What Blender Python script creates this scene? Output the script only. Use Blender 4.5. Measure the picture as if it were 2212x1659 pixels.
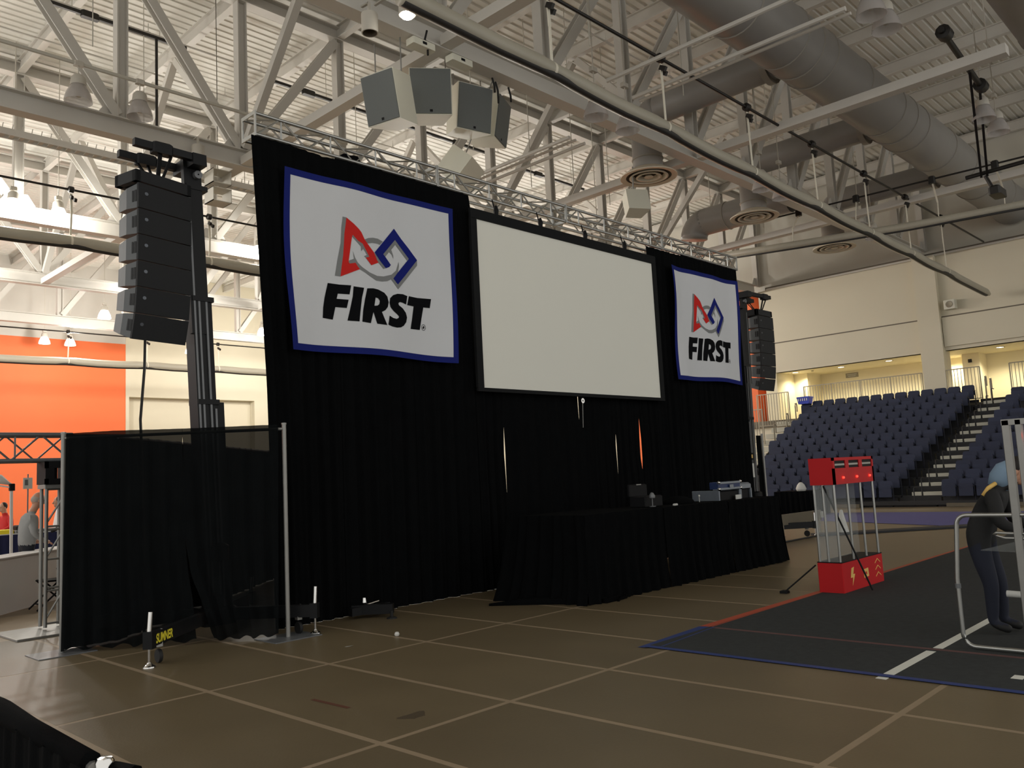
import bpy, bmesh, math, random
from mathutils import Vector, Matrix
from mathutils.geometry import tessellate_polygon
random.seed(7)
PI = math.pi
S = bpy.context.scene
C = S.collection
for o in list(bpy.data.objects):
    bpy.data.objects.remove(o)

# ------------------------------------------------------------------ camera
cd = bpy.data.cameras.new('camera')
cam = bpy.data.objects.new('camera', cd)
C.objects.link(cam)
S.camera = cam
cd.sensor_fit = 'HORIZONTAL'
cd.sensor_width = 36.0
cd.lens = 36.0 * 1808.5 / 2212.0
cd.clip_end = 300.0
cd.clip_start = 0.05
_R = Vector((0.69637878, -0.71589448, -0.05051418))
_U = Vector((-0.04455927, -0.11337995, 0.99255199))
_F = Vector((0.71628979, 0.68894127, 0.11085513))
cam.matrix_world = Matrix(((_R.x, _U.x, -_F.x, 0.0), (_R.y, _U.y, -_F.y, 0.0), (_R.z, _U.z, -_F.z, 1.695), (0, 0, 0, 1)))

# ------------------------------------------------------------------ light and exposure
W = bpy.data.worlds.new('world')
S.world = W
W.use_nodes = True
W.node_tree.nodes['Background'].inputs[0].default_value = (1.0, 0.99, 0.955, 1)
W.node_tree.nodes['Background'].inputs[1].default_value = 1.02
S.view_settings.view_transform = 'Standard'
S.view_settings.look = 'None'
S.view_settings.exposure = 0.0
S.view_settings.gamma = 1.0
S.view_settings.use_curve_mapping = False
LAMP_POWER = 800.0     # watts for every high bay lamp that is switched on


# ------------------------------------------------------------------ materials
def lin(c):
    return tuple((x / 255 / 12.92) if x / 255 <= 0.04045 else ((x / 255 + 0.055) / 1.055) ** 2.4 for x in c)


M = {}


def mat(name, rgb, rough=0.6, metal=0.0, var=0.0, scale=6.0, bump=0.0, bscale=40.0, alpha=1.0, spec=0.5, emit=None, es=0.0, stretch=None, objvar=0.0, sheen=0.0):
    m = bpy.data.materials.new(name)
    m.use_nodes = True
    nt = m.node_tree
    b = nt.nodes['Principled BSDF']
    col = lin(rgb)
    b.inputs['Base Color'].default_value = (*col, 1)
    b.inputs['Roughness'].default_value = rough
    b.inputs['Metallic'].default_value = metal
    b.inputs['Specular IOR Level'].default_value = spec
    b.inputs['Alpha'].default_value = alpha
    if sheen:
        b.inputs['Sheen Weight'].default_value = sheen
    tc = None
    if var or bump or objvar:
        tc = nt.nodes.new('ShaderNodeTexCoord')
        vec = tc.outputs['Object']
        if stretch:
            mp = nt.nodes.new('ShaderNodeMapping')
            mp.inputs['Scale'].default_value = stretch
            nt.links.new(vec, mp.inputs['Vector'])
            vec = mp.outputs['Vector']
    if var or objvar:
        fac = None
        if var:
            n = nt.nodes.new('ShaderNodeTexNoise')
            n.inputs['Scale'].default_value = scale
            n.inputs['Detail'].default_value = 4.0
            nt.links.new(vec, n.inputs['Vector'])
            fac = n.outputs['Fac']
        mx = nt.nodes.new('ShaderNodeMix')
        mx.data_type = 'RGBA'
        mx.inputs['A'].default_value = (*[c * (1 - var) for c in col], 1)
        mx.inputs['B'].default_value = (*[min(1, c * (1 + var)) for c in col], 1)
        if fac:
            nt.links.new(fac, mx.inputs['Factor'])
        else:
            mx.inputs['Factor'].default_value = 0.5
        out = mx.outputs['Result']
        if objvar:
            oi = nt.nodes.new('ShaderNodeObjectInfo')
            mr = nt.nodes.new('ShaderNodeMapRange')
            mr.inputs['To Min'].default_value = 1 - objvar
            mr.inputs['To Max'].default_value = 1 + objvar
            nt.links.new(oi.outputs['Random'], mr.inputs['Value'])
            hs = nt.nodes.new('ShaderNodeHueSaturation')
            nt.links.new(mr.outputs['Result'], hs.inputs['Value'])
            nt.links.new(out, hs.inputs['Color'])
            out = hs.outputs['Color']
        nt.links.new(out, b.inputs['Base Color'])
    if bump:
        n2 = nt.nodes.new('ShaderNodeTexNoise')
        n2.inputs['Scale'].default_value = bscale
        n2.inputs['Detail'].default_value = 3.0
        nt.links.new(vec, n2.inputs['Vector'])
        bp = nt.nodes.new('ShaderNodeBump')
        bp.inputs['Strength'].default_value = bump
        bp.inputs['Distance'].default_value = 0.02
        nt.links.new(n2.outputs['Fac'], bp.inputs['Height'])
        nt.links.new(bp.outputs['Normal'], b.inputs['Normal'])
    if emit:
        b.inputs['Emission Color'].default_value = (*lin(emit), 1)
        b.inputs['Emission Strength'].default_value = es
    M[name] = m
    return m


mat('panel', (108, 95, 72), 0.42, var=0.16, scale=1.1, bump=0.05, bscale=60, objvar=0.13, spec=0.35)
mat('floor_seam', (150, 132, 108), 0.5, var=0.1, scale=3, spec=0.35)
mat('gym_floor', (118, 103, 80), 0.42, var=0.08, scale=0.6, bump=0.03, spec=0.4)
mat('carpet', (62, 64, 64), 0.95, var=0.22, scale=14, bump=0.3, bscale=300, spec=0.1)
mat('mat_blue', (74, 72, 128), 0.8, var=0.1, scale=5)
mat('tape_blue', (36, 56, 116), 0.55, var=0.08, scale=9)
mat('tape_red', (176, 74, 46), 0.6, var=0.12, scale=9)
mat('tape_faint_red', (92, 62, 60), 0.8, var=0.2, scale=20)
mat('tape_white', (222, 222, 212), 0.6, var=0.05, scale=9)
mat('red_mark', (92, 52, 34), 0.7, var=0.2, scale=20)
mat('scuff', (78, 66, 52), 0.7, var=0.3, scale=20, alpha=0.45)
mat('wall_cream', (214, 206, 184), 0.7, var=0.03, scale=0.7, bump=0.04, bscale=30)
mat('wall_orange', (236, 114, 62), 0.65, var=0.04, scale=0.8, bump=0.04, bscale=30)
mat('concourse_wall', (238, 228, 196), 0.7, var=0.03, scale=0.8)
mat('groove', (110, 102, 90), 0.8, var=0.1, scale=4)
mat('deck', (226, 224, 216), 0.55, var=0.05, scale=0.9)
mat('steel_white', (204, 200, 192), 0.5, var=0.05, scale=1.2, bump=0.02, bscale=20)
mat('steel_grey', (196, 192, 180), 0.5, var=0.05, scale=1.2)
mat('duct', (146, 143, 139), 0.4, metal=0.0, var=0.07, scale=1.3, spec=0.6)
mat('duct_seam', (150, 145, 136), 0.4, var=0.05, scale=3)
mat('diffuser', (206, 196, 176), 0.5, var=0.05, scale=5)
mat('diffuser_dark', (84, 72, 58), 0.7, var=0.15, scale=9)
mat('pipe_black', (26, 22, 18), 0.5, var=0.2, scale=9)
mat('strap_white', (224, 218, 200), 0.7, var=0.06, scale=9)
mat('curtain_roll', (172, 166, 150), 0.45, var=0.1, scale=2.5, bump=0.12, bscale=7, stretch=(0.4, 3, 3))
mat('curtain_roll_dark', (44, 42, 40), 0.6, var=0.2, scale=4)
mat('alu', (176, 176, 172), 0.32, metal=0.85, var=0.1, scale=9)
mat('alu_dull', (150, 149, 145), 0.45, metal=0.6, var=0.12, scale=9)
mat('chrome', (214, 212, 208), 0.16, metal=1.0, var=0.04, scale=12)
mat('drape_black', (12, 13, 14), 0.95, var=0.3, scale=5, bump=0.2, bscale=160, spec=0.05)
mat('drape_skirt', (11, 12, 13), 0.95, var=0.3, scale=5, bump=0.2, bscale=160, spec=0.05)
mat('screen_white', (236, 235, 224), 0.75, var=0.012, scale=0.7)
mat('screen_border', (28, 29, 30), 0.85, var=0.12, scale=12, spec=0.15)
mat('banner_white', (212, 214, 217), 0.85, var=0.03, scale=2, bump=0.06, bscale=90)
mat('banner_blue', (27, 37, 110), 0.85, var=0.1, scale=4, spec=0.15)
mat('logo_red', (206, 44, 40), 0.85, var=0.04, scale=4, spec=0.15)
mat('logo_blue', (24, 34, 116), 0.85, var=0.04, scale=4, spec=0.15)
mat('logo_grey', (128, 130, 130), 0.8, var=0.04, scale=4)
mat('logo_black', (14, 15, 18), 0.9, var=0.1, scale=4, spec=0.1)
mat('mast_black', (18, 19, 21), 0.5, var=0.2, scale=7, spec=0.25)
mat('mast_grey', (112, 114, 116), 0.4, metal=0.3, var=0.15, scale=7)
mat('array_front', (24, 26, 29), 0.72, var=0.15, scale=40, bump=0.3, bscale=250)
mat('array_side', (84, 87, 89), 0.55, var=0.15, scale=9)  # black cabinets painted lighter, with the light from the left partly in the colour
mat('array_pocket', (20, 21, 23), 0.7, var=0.1, scale=9)
mat('badge', (96, 100, 106), 0.35, metal=0.6, var=0.1, scale=30)
mat('speaker_white', (222, 220, 204), 0.5, var=0.03, scale=3)
mat('speaker_grille', (104, 108, 106), 0.65, var=0.08, scale=60, bump=0.2, bscale=300)
mat('lamp_glass', (196, 190, 186), 0.18, var=0.08, scale=5, alpha=0.55, spec=0.8)
mat('lamp_cap', (196, 190, 178), 0.5, var=0.05, scale=5)
mat('lamp_lit', (255, 252, 244), 0.4, var=0.01, scale=5, emit=(255, 250, 238), es=26.0)
mat('lamp_glow', (250, 248, 240), 0.3, var=0.02, scale=5, alpha=0.45, emit=(255, 250, 238), es=3.0)
mat('downlight', (255, 248, 226), 0.4, var=0.01, scale=5, emit=(255, 244, 214), es=7.0)
mat('seat_navy', (44, 50, 72), 0.8, var=0.12, scale=9, objvar=0.14)
mat('seat_dark', (26, 29, 42), 0.75, var=0.12, scale=9)
mat('bleacher_dark', (34, 34, 36), 0.7, var=0.2, scale=3)
mat('bleacher_beam', (96, 88, 72), 0.6, var=0.15, scale=3)
mat('step_pale', (186, 184, 170), 0.6, var=0.08, scale=4)
mat('rail_metal', (150, 142, 124), 0.45, metal=0.3, var=0.1, scale=8)
mat('basket_blue', (52, 72, 196), 0.5, var=0.08, scale=8)
mat('vault_red', (190, 30, 34), 0.5, var=0.06, scale=4, spec=0.2)
mat('vault_red_dark', (168, 28, 34), 0.45, var=0.06, scale=4)
mat('dark_plastic', (18, 18, 20), 0.6, var=0.15, scale=9, spec=0.2)
mat('clear_panel', (200, 206, 206), 0.08, var=0.02, scale=4, alpha=0.10, spec=0.4)
mat('decal_yellow', (232, 190, 104), 0.6, var=0.05, scale=9)
mat('led_red', (255, 60, 50), 0.4, var=0.02, scale=9, emit=(255, 42, 30), es=5.0)
mat('sign_yellow', (240, 224, 60), 0.6, var=0.05, scale=9)
mat('paper', (206, 206, 200), 0.7, var=0.06, scale=12)
mat('white_cloth', (224, 222, 220), 0.8, var=0.04, scale=3)
mat('cloth_navy', (28, 34, 74), 0.85, var=0.15, scale=6)
mat('case_alu', (142, 150, 160), 0.3, metal=0.5, var=0.1, scale=9)
mat('case_blue', (34, 52, 96), 0.45, var=0.1, scale=9)
mat('skin', (196, 148, 122), 0.55, var=0.08, scale=14)
mat('hair_white', (176, 164, 152), 0.7, var=0.12, scale=30)
mat('hair_dark', (32, 26, 22), 0.7, var=0.2, scale=30)
mat('sweatshirt', (150, 150, 148), 0.85, var=0.12, scale=9, bump=0.2, bscale=30)
mat('trousers', (30, 32, 40), 0.85, var=0.15, scale=9)
mat('jeans', (27, 31, 46), 0.85, var=0.15, scale=9)
mat('jacket', (26, 26, 26), 0.8, var=0.2, scale=9, bump=0.2, bscale=20)
mat('shirt_red', (204, 42, 38), 0.8, var=0.1, scale=9)
mat('cap_blue', (126, 150, 172), 0.8, var=0.08, scale=9)
mat('cable', (22, 22, 22), 0.6, var=0.1, scale=9)
mat('rubber', (24, 24, 24), 0.7, var=0.15, scale=9)
mat('yellow_bin', (226, 208, 40), 0.6, var=0.05, scale=9)

# sheer black booth cloth: a little light comes through the weave
_m = mat('drape_sheer', (15, 17, 18), 0.95, var=0.35, scale=5, bump=0.2, bscale=160, spec=0.06, alpha=0.96)


# ------------------------------------------------------------------ mesh helpers
class MB:
    def __init__(s):
        s.v, s.f = [], []

    def add(s, vs, fs):
        b = len(s.v)
        s.v += [Vector(p) for p in vs]
        s.f += [tuple(b + i for i in f) for f in fs]
        return s

    def box(s, x0, x1, y0, y1, z0, z1):
        return s.add([(x0, y0, z0), (x1, y0, z0), (x1, y1, z0), (x0, y1, z0), (x0, y0, z1), (x1, y0, z1), (x1, y1, z1), (x0, y1, z1)],
                     [(0, 3, 2, 1), (4, 5, 6, 7), (0, 1, 5, 4), (1, 2, 6, 5), (2, 3, 7, 6), (3, 0, 4, 7)])

    def cbox(s, x0, x1, y0, y1, z0, z1, c=0.01):
        """box with chamfered vertical and top edges"""
        for z, k in ((z0, 0), (z1 - c, 0), (z1, c)):
            pass
        ring = lambda z, k: [(x0 + k + c, y0 + k, z), (x1 - k - c, y0 + k, z), (x1 - k, y0 + k + c, z), (x1 - k, y1 - k - c, z), (x1 - k - c, y1 - k, z), (x0 + k + c, y1 - k, z), (x0 + k, y1 - k - c, z), (x0 + k, y0 + k + c, z)]
        vs = ring(z0, 0) + ring(z1 - c, 0) + ring(z1, c)
        fs = [tuple(range(7, -1, -1)), tuple(range(16, 24))]
        for r in (0, 8):
            for i in range(8):
                j = (i + 1) % 8
                fs.append((r + i, r + j, r + 8 + j, r + 8 + i))
        return s.add(vs, fs)

    @staticmethod
    def frame(p0, p1, up=None):
        d = (Vector(p1) - Vector(p0)).normalized()
        u = Vector(up) if up else (Vector((0, 0, 1)) if abs(d.z) < 0.92 else Vector((0, 1, 0)))
        r = d.cross(u).normalized()
        return d, r, r.cross(d).normalized()

    def bar(s, p0, p1, w, h, up=None):
        p0, p1 = Vector(p0), Vector(p1)
        d, r, u = MB.frame(p0, p1, up)
        a, b = r * w / 2, u * h / 2
        vs = [p + q for p in (p0, p1) for q in (-a - b, a - b, a + b, -a + b)]
        return s.add(vs, [(0, 1, 2, 3), (7, 6, 5, 4), (0, 4, 5, 1), (1, 5, 6, 2), (2, 6, 7, 3), (3, 7, 4, 0)])

    def hbeam(s, p0, p1, w, h, t=0.03, up=None):
        """rolled H section: two flanges of width w, web depth h (along up)"""
        p0, p1 = Vector(p0), Vector(p1)
        d, r, u = MB.frame(p0, p1, up)
        for q in (u * (h / 2 - t / 2), -u * (h / 2 - t / 2)):
            s.bar(p0 + q, p1 + q, w, t, u)
        s.bar(p0, p1, t, h - 2 * t, u)
        return s

    def tube(s, p0, p1, r, n=8, r1=None):
        p0, p1 = Vector(p0), Vector(p1)
        d, a, b = MB.frame(p0, p1)
        r1 = r if r1 is None else r1
        vs = [p + (a * math.cos(2 * PI * i / n) + b * math.sin(2 * PI * i / n)) * q for p, q in ((p0, r), (p1, r1)) for i in range(n)]
        fs = [(i, (i + 1) % n, n + (i + 1) % n, n + i) for i in range(n)] + [tuple(range(n - 1, -1, -1)), tuple(range(n, 2 * n))]
        return s.add(vs, fs)

    def path(s, pts, r, n=8):
        pts = [Vector(p) for p in pts]
        vs, fs = [], []
        for k, p in enumerate(pts):
            d = (pts[min(k + 1, len(pts) - 1)] - pts[max(k - 1, 0)]).normalized()
            up = Vector((0, 0, 1)) if abs(d.z) < 0.95 else Vector((0, 1, 0))
            a = d.cross(up).normalized()
            b = a.cross(d).normalized()
            rr = r[k] if isinstance(r, (list, tuple)) else r
            vs += [p + (a * math.cos(2 * PI * i / n) + b * math.sin(2 * PI * i / n)) * rr for i in range(n)]
        for k in range(len(pts) - 1):
            for i in range(n):
                j = (i + 1) % n
                fs.append((k * n + i, k * n + j, (k + 1) * n + j, (k + 1) * n + i))
        fs += [tuple(range(n - 1, -1, -1)), tuple(range((len(pts) - 1) * n, len(pts) * n))]
        return s.add(vs, fs)

    def lathe(s, c, prof, n=16, axis='z'):
        c = Vector(c)
        vs, fs = [], []
        for r, z in prof:
            for i in range(n):
                a = 2 * PI * i / n
                p = (r * math.cos(a), r * math.sin(a), z)
                if axis == 'x':
                    p = (p[2], p[0], p[1])
                if axis == 'y':
                    p = (p[1], p[2], p[0])
                vs.append(c + Vector(p))
        for k in range(len(prof) - 1):
            for i in range(n):
                j = (i + 1) % n
                fs.append((k * n + i, k * n + j, (k + 1) * n + j, (k + 1) * n + i))
        return s.add(vs, fs)

    def prism(s, poly, f, depth):
        """poly in 2d, f maps (a, b, c) to 3d; extruded c from 0 to depth"""
        n = len(poly)
        vs = [f(a, b, 0) for a, b in poly] + [f(a, b, depth) for a, b in poly]
        fs = [tuple(range(n)), tuple(range(2 * n - 1, n - 1, -1))] + [(i, n + i, n + (i + 1) % n, (i + 1) % n) for i in range(n)]
        return s.add(vs, fs)


WL = {}


def wloc(o):
    return WL.get(o.name, Vector((0, 0, 0)))


def tag(o, label=None, cat=None, group=None, kind=None):
    if label:
        o['label'] = label
    if cat:
        o['category'] = cat
    if group:
        o['group'] = group
    if kind:
        o['kind'] = kind
    return o


def thing(name, label, cat, loc, group=None):
    o = bpy.data.objects.new(name, None)
    o.empty_display_size = 0.1
    o.location = loc
    C.objects.link(o)
    WL[o.name] = Vector(loc)
    return tag(o, label, cat, group)


def obj(name, mb, m, parent=None, smooth=False, label=None, cat=None, group=None, kind=None, recalc=True):
    me = bpy.data.meshes.new(name)
    vs = mb.v
    lo = [min(p[i] for p in vs) for i in range(3)]
    hi = [max(p[i] for p in vs) for i in range(3)]
    org = Vector(((lo[0] + hi[0]) / 2, (lo[1] + hi[1]) / 2, lo[2]))
    me.from_pydata([p - org for p in vs], [], mb.f)
    if recalc:
        bm = bmesh.new()
        bm.from_mesh(me)
        bmesh.ops.recalc_face_normals(bm, faces=bm.faces)
        bm.to_mesh(me)
        bm.free()
    ms = m if isinstance(m, (list, tuple)) else [m]
    for q in ms:
        me.materials.append(M[q])
    if smooth:
        for p in me.polygons:
            p.use_smooth = True
        if smooth != 'all':
            try:
                me.set_sharp_from_angle(angle=math.radians(40))
            except Exception:
                pass
    o = bpy.data.objects.new(name, me)
    C.objects.link(o)
    WL[o.name] = org
    if parent is not None:
        o.parent = parent
        o.location = org - wloc(parent)
    else:
        o.location = org
    return tag(o, label, cat, group, kind)


def struct(name, mb, m, parent=None, label=None, smooth=False):
    return obj(name, mb, m, parent, smooth, label=label, kind=None if parent else 'structure')


def copy_tree(src, delta, label=None, parent=None):
    c = src.copy()
    C.objects.link(c)
    if parent is None:
        c.location = src.location + Vector(delta)
        WL[c.name] = wloc(src) + Vector(delta)
    else:
        c.parent = parent
        WL[c.name] = wloc(src) + Vector(delta)
    if label:
        c['label'] = label
    for ch in [q for q in CH.get(src.name, list(src.children))]:
        copy_tree(ch, delta, None, c)
    return c


CH = {}
NUM = ['zero', 'one', 'two', 'three', 'four', 'five', 'six', 'seven', 'eight', 'nine', 'ten', 'eleven', 'twelve', 'thirteen', 'fourteen', 'fifteen', 'sixteen']
ORD = ['zeroth', 'first', 'second', 'third', 'fourth', 'fifth', 'sixth', 'seventh', 'eighth', 'ninth', 'tenth', 'eleventh', 'twelfth', 'thirteenth', 'fourteenth', 'fifteenth', 'sixteenth']

# =================================================================== THE SETTING
XW, YW, ZC = 38.5, 51.5, 15.45
floor = struct('floor', MB().box(-16, 46, -16, YW, -0.25, -0.006), 'gym_floor')
# floor covering boards, 1.22 x 2.44 m, with pale taped seams between them
PX, PY, PX0, PY0 = 1.2189, 2.44, 3.447, 7.118
seam = struct('seam_tape', MB().box(PX0 - 5 * PX, PX0 + 8 * PX, PY0 - 4 * PY, PY0 + 3 * PY, -0.006, 0.0018), 'floor_seam', floor)
pm = None
for i in range(-3, 8):
    for j in range(-3, 4):
        x0, y1 = PX0 + i * PX, PY0 + j * PY
        if (i < -1 and j > 1) or (i < 1 and j == 3) or (i > 2 and j > 1):
            continue
        # keep only what the camera side of the hall shows
        if x0 + y1 < 3.2 or (i > 3 and j < -2) or (i > 9 and j < -1):
            continue
        g = 0.026
        if pm is None:
            p = obj('floor_panel', MB().box(x0 + g, x0 + PX - g, y1 - PY + g, y1 - g, -0.001, 0.003), 'panel', floor)
            pm = p
        else:
            p = pm.copy()
            C.objects.link(p)
            p.parent = floor
            p.location = pm.location + Vector((i * PX - pm['i'] * PX, j * PY - pm['j'] * PY, 0))
        p['i'], p['j'] = i, j

# ceiling: fluted metal deck, flutes run along x
mb = MB()
n = int((YW + 10) / 0.3)
vs, fs = [], []
prof = []
for k in range(n):
    y = -10 + k * 0.3
    prof += [(y, ZC), (y + 0.17, ZC), (y + 0.20, ZC + 0.032), (y + 0.27, ZC + 0.032)]
prof.append((-10 + n * 0.3, ZC))
for x in (-10, 46):
    vs += [(x, y, z) for y, z in prof]
k = len(prof)
fs = [(i, i + 1, k + i + 1, k + i) for i in range(k - 1)]
mb.add(vs, fs)
ceiling = struct('ceiling', mb, 'deck')
struct('roof_board', MB().box(-10, 46, -10, YW, ZC + 0.12, ZC + 0.3), 'deck', ceiling)

# far wall: orange on the left, cream on the right with a wide recess
struct('wall_far', MB().box(-10, 19.95, YW, YW + 0.4, 0, 10.9), 'wall_orange')
struct('wall_far_upper', MB().box(-10, 19.95, YW, YW + 0.4, 10.9, ZC), 'steel_white')
wf = struct('wall_far_cream', MB().box(19.95, 20.15, YW - 0.02, YW + 0.4, 0, ZC).box(20.15, 28.4, YW - 0.02, YW + 0.4, 7.7, ZC).box(28.4, 60, YW - 0.02, YW + 0.4, 0, ZC), 'wall_cream')
struct('recess_panel', MB().box(20.1, 28.45, YW + 0.55, YW + 0.7, 0, 7.8), 'wall_cream', wf)
struct('recess_reveal', MB().box(28.38, 28.6, YW + 0.38, YW + 0.6, 0, 7.7).box(20.1, 28.5, YW + 0.38, YW + 0.6, 7.68, 7.9), 'wall_cream', wf)

# right hand wall above the stand
wr = struct('wall_right', MB().box(XW, XW + 0.35, -10, 19.6, 6.15, 10.3), 'wall_cream')
struct('wall_groove', MB().box(XW - 0.012, XW, 12.15, 19.2, 7.58, 7.63), 'groove', wr)
struct('wall_groove', MB().box(XW - 0.012, XW, -10, 11.25, 7.58, 7.63), 'groove', wr)
struct('wall_ledge', MB().box(XW - 0.10, XW, -10, 11.22, 6.3, 7.56), 'wall_cream', wr)
struct('wall_right_upper', MB().box(XW + 0.6, XW + 0.9, -10, 51.5, 10.3, ZC), 'steel_grey')
struct('wall_right_ledge', MB().box(XW, XW + 0.9, -10, 19.2, 10.3, 10.45), 'groove')
struct('wall_column', MB().box(XW - 0.28, XW + 0.6, 11.25, 12.15, 3.8, 10.3), 'wall_cream')
struct('ceiling_concourse', MB().box(XW + 0.02, 42.2, -10, 19.58, 6.15, 6.32), 'concourse_wall')
struct('wall_concourse', MB().box(42, 42.3, -10, 19.2, 3.8, 6.3), 'concourse_wall')
struct('wall_concourse_end', MB().box(40.4, 42, 18.3, 19.2, 3.8, 6.3).box(XW, 42, 19.0, 19.6, 3.8, 6.3), 'concourse_wall')
struct('wall_concourse_pier', MB().box(40.9, 42, 10.6, 11.3, 3.8, 6.3), 'concourse_wall')
struct('wall_under_concourse', MB().box(38.2, 38.4, -10, 23.5, 0, 3.55), 'wall_cream')
struct('floor_concourse', MB().box(38.05, 42, -10, 23.5, 3.5, 3.8), 'bleacher_beam')
struct('wall_right_orange', MB().box(40.2, 40.5, 19.3, 30, 0, 10.3), 'wall_orange')
struct('pier_orange', MB().box(39.0, 40.2, 20.3, 21.2, 3.8, 10.3), 'wall_orange')
struct('wall_right_far', MB().box(40.2, 40.5, 30, 51.5, 0, 10.3), 'wall_cream')
struct('ledge_orange', MB().box(39.0, 40.5, 19.25, 51.5, 10.3, 10.45), 'steel_grey')

# ------------------------------------------------------------------ roof steel
NX = [7.55 + 3.13 * k for k in range(-2, 11)]
ZB0, ZB1, ZT0, ZT1 = 10.2, 10.68, 14.85, 15.25
TR_LABEL = {11.8: 'white steel roof truss nearest the camera, above the loudspeaker cluster', 19.8: 'white steel roof truss whose bottom beam passes behind the left line array', 27.8: 'third white steel roof truss back, behind the brightest lamps', 35.8: 'fourth white steel roof truss back, over the far court', 43.8: 'furthest white steel roof truss, close to the orange wall'}
for Y in (11.8, 19.8, 27.8, 35.8, 43.8):
    t = thing('roof_truss', TR_LABEL[Y], 'roof truss', (11, Y, ZB0), 'white roof trusses')
    obj('bottom_chord', MB().hbeam((NX[0] - 2, Y, (ZB0 + ZB1) / 2), (XW, Y, (ZB0 + ZB1) / 2), 0.34, ZB1 - ZB0, 0.035), 'steel_white', t)
    obj('top_chord', MB().hbeam((NX[0] - 2, Y, (ZT0 + ZT1) / 2), (XW + 0.6, Y, (ZT0 + ZT1) / 2), 0.36, ZT1 - ZT0, 0.035), 'steel_white', t)
    va = None
    for x in NX:
        if Y > 30 and x > 26:
            continue
        obj('vertical', MB().hbeam((x, Y, ZB1), (x, Y, ZT0), 0.26, 0.26, 0.03, up=(1, 0, 0)), 'steel_white', t)
        if Y < 30:
            obj('gusset_plate', MB().prism([(-0.55, 0), (0.55, 0), (0.28, 0.42), (-0.28, 0.42)], lambda a, b, c, x=x: (x + a, Y - 0.012 + c, ZB1 - 0.01 + b), 0.024), 'steel_white', t)
    for a, b in zip(NX[:-1], NX[1:]):
        if Y > 30 and b > 27:
            continue
        if b <= 10.7:
            p0, p1 = (b - 0.1, Y, ZB1 + 0.05), (a + 0.1, Y, ZT0 - 0.05)
        else:
            p0, p1 = (a + 0.1, Y, ZB1 + 0.05), (b - 0.1, Y, ZT0 - 0.05)
        obj('diagonal', MB().hbeam(p0, p1, 0.24, 0.24, 0.03, up=(0, 1, 0)), 'steel_white', t)

for k, x in enumerate(NX):
    obj('roof_beam', MB().hbeam((x, -6, 15.1), (x, YW, 15.1), 0.2, 0.42, 0.03), 'steel_white', label='white roof beam under the metal deck, %s from the left end' % ORD[k + 1], cat='roof beam', group='roof beams across the trusses')
STR = {10.68: 'over the projection screen', 20.07: 'beside the round ceiling diffusers', 29.46: 'nearest the right end wall'}
for x in STR:
    t = thing('cross_bracing', 'white cross frame of strut and knee braces between trusses, ' + STR[x], 'bracing', (x, 15.8, ZB0), 'cross bracing between the roof trusses')
    for y0 in (3.8, 11.8, 19.8, 27.8):
        obj('strut', MB().bar((x, y0 + 0.18, 10.33), (x, y0 + 7.82, 10.33), 0.28, 0.22), 'steel_white', t)
        if y0 > 3.9:
            for q, s in ((y0 + 0.2, 1), (y0 + 7.8, -1)):
                obj('knee_brace', MB().bar((x, q, 10.72), (x, y0 + 4 - s * 0.1, 14.76), 0.2, 0.2), 'steel_white', t)

# ------------------------------------------------------------------ services under the roof
# main spiral duct along x with raised seams
t = thing('main_duct', 'huge round grey air duct running across the upper right ceiling', 'duct', (24, 8.25, 11.05))
xs = [10.0, 13.6, 16.2, 18.4, 19.2, 20.0, 22.2, 24.6, 25.6, 26.6, 29.2, 31.4, 33.8, 36.4, 38.9]
for a, b in zip(xs[:-1], xs[1:]):
    obj('duct_section', MB().lathe((a, 8.25, 11.8), [(0.75, 0.015), (0.75, b - a - 0.015)], 28, 'x'), 'duct', t, smooth='all', recalc=False)
    obj('duct_ring', MB().lathe((b, 8.25, 11.8), [(0.75, -0.02), (0.775, -0.012), (0.775, 0.012), (0.75, 0.02)], 28, 'x'), 'duct_seam', t, smooth=True)
t = thing('side_duct', 'round grey air duct cropped by the top right corner', 'duct', (24, 3.6, 11.0))
obj('duct_section', MB().lathe((16, 3.55, 11.9), [(0.78, 0), (0.78, 10)], 28, 'x'), 'duct', t, smooth='all')
obj('duct_ring', MB().lathe((23.1, 3.55, 11.9), [(0.78, -0.02), (0.805, -0.012), (0.805, 0.012), (0.78, 0.02)], 28, 'x'), 'duct_seam', t, smooth=True)
DL = ['nearest the camera, above the small box speaker', 'over the right end of the stage truss', 'furthest, in front of the cream wall']
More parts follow.
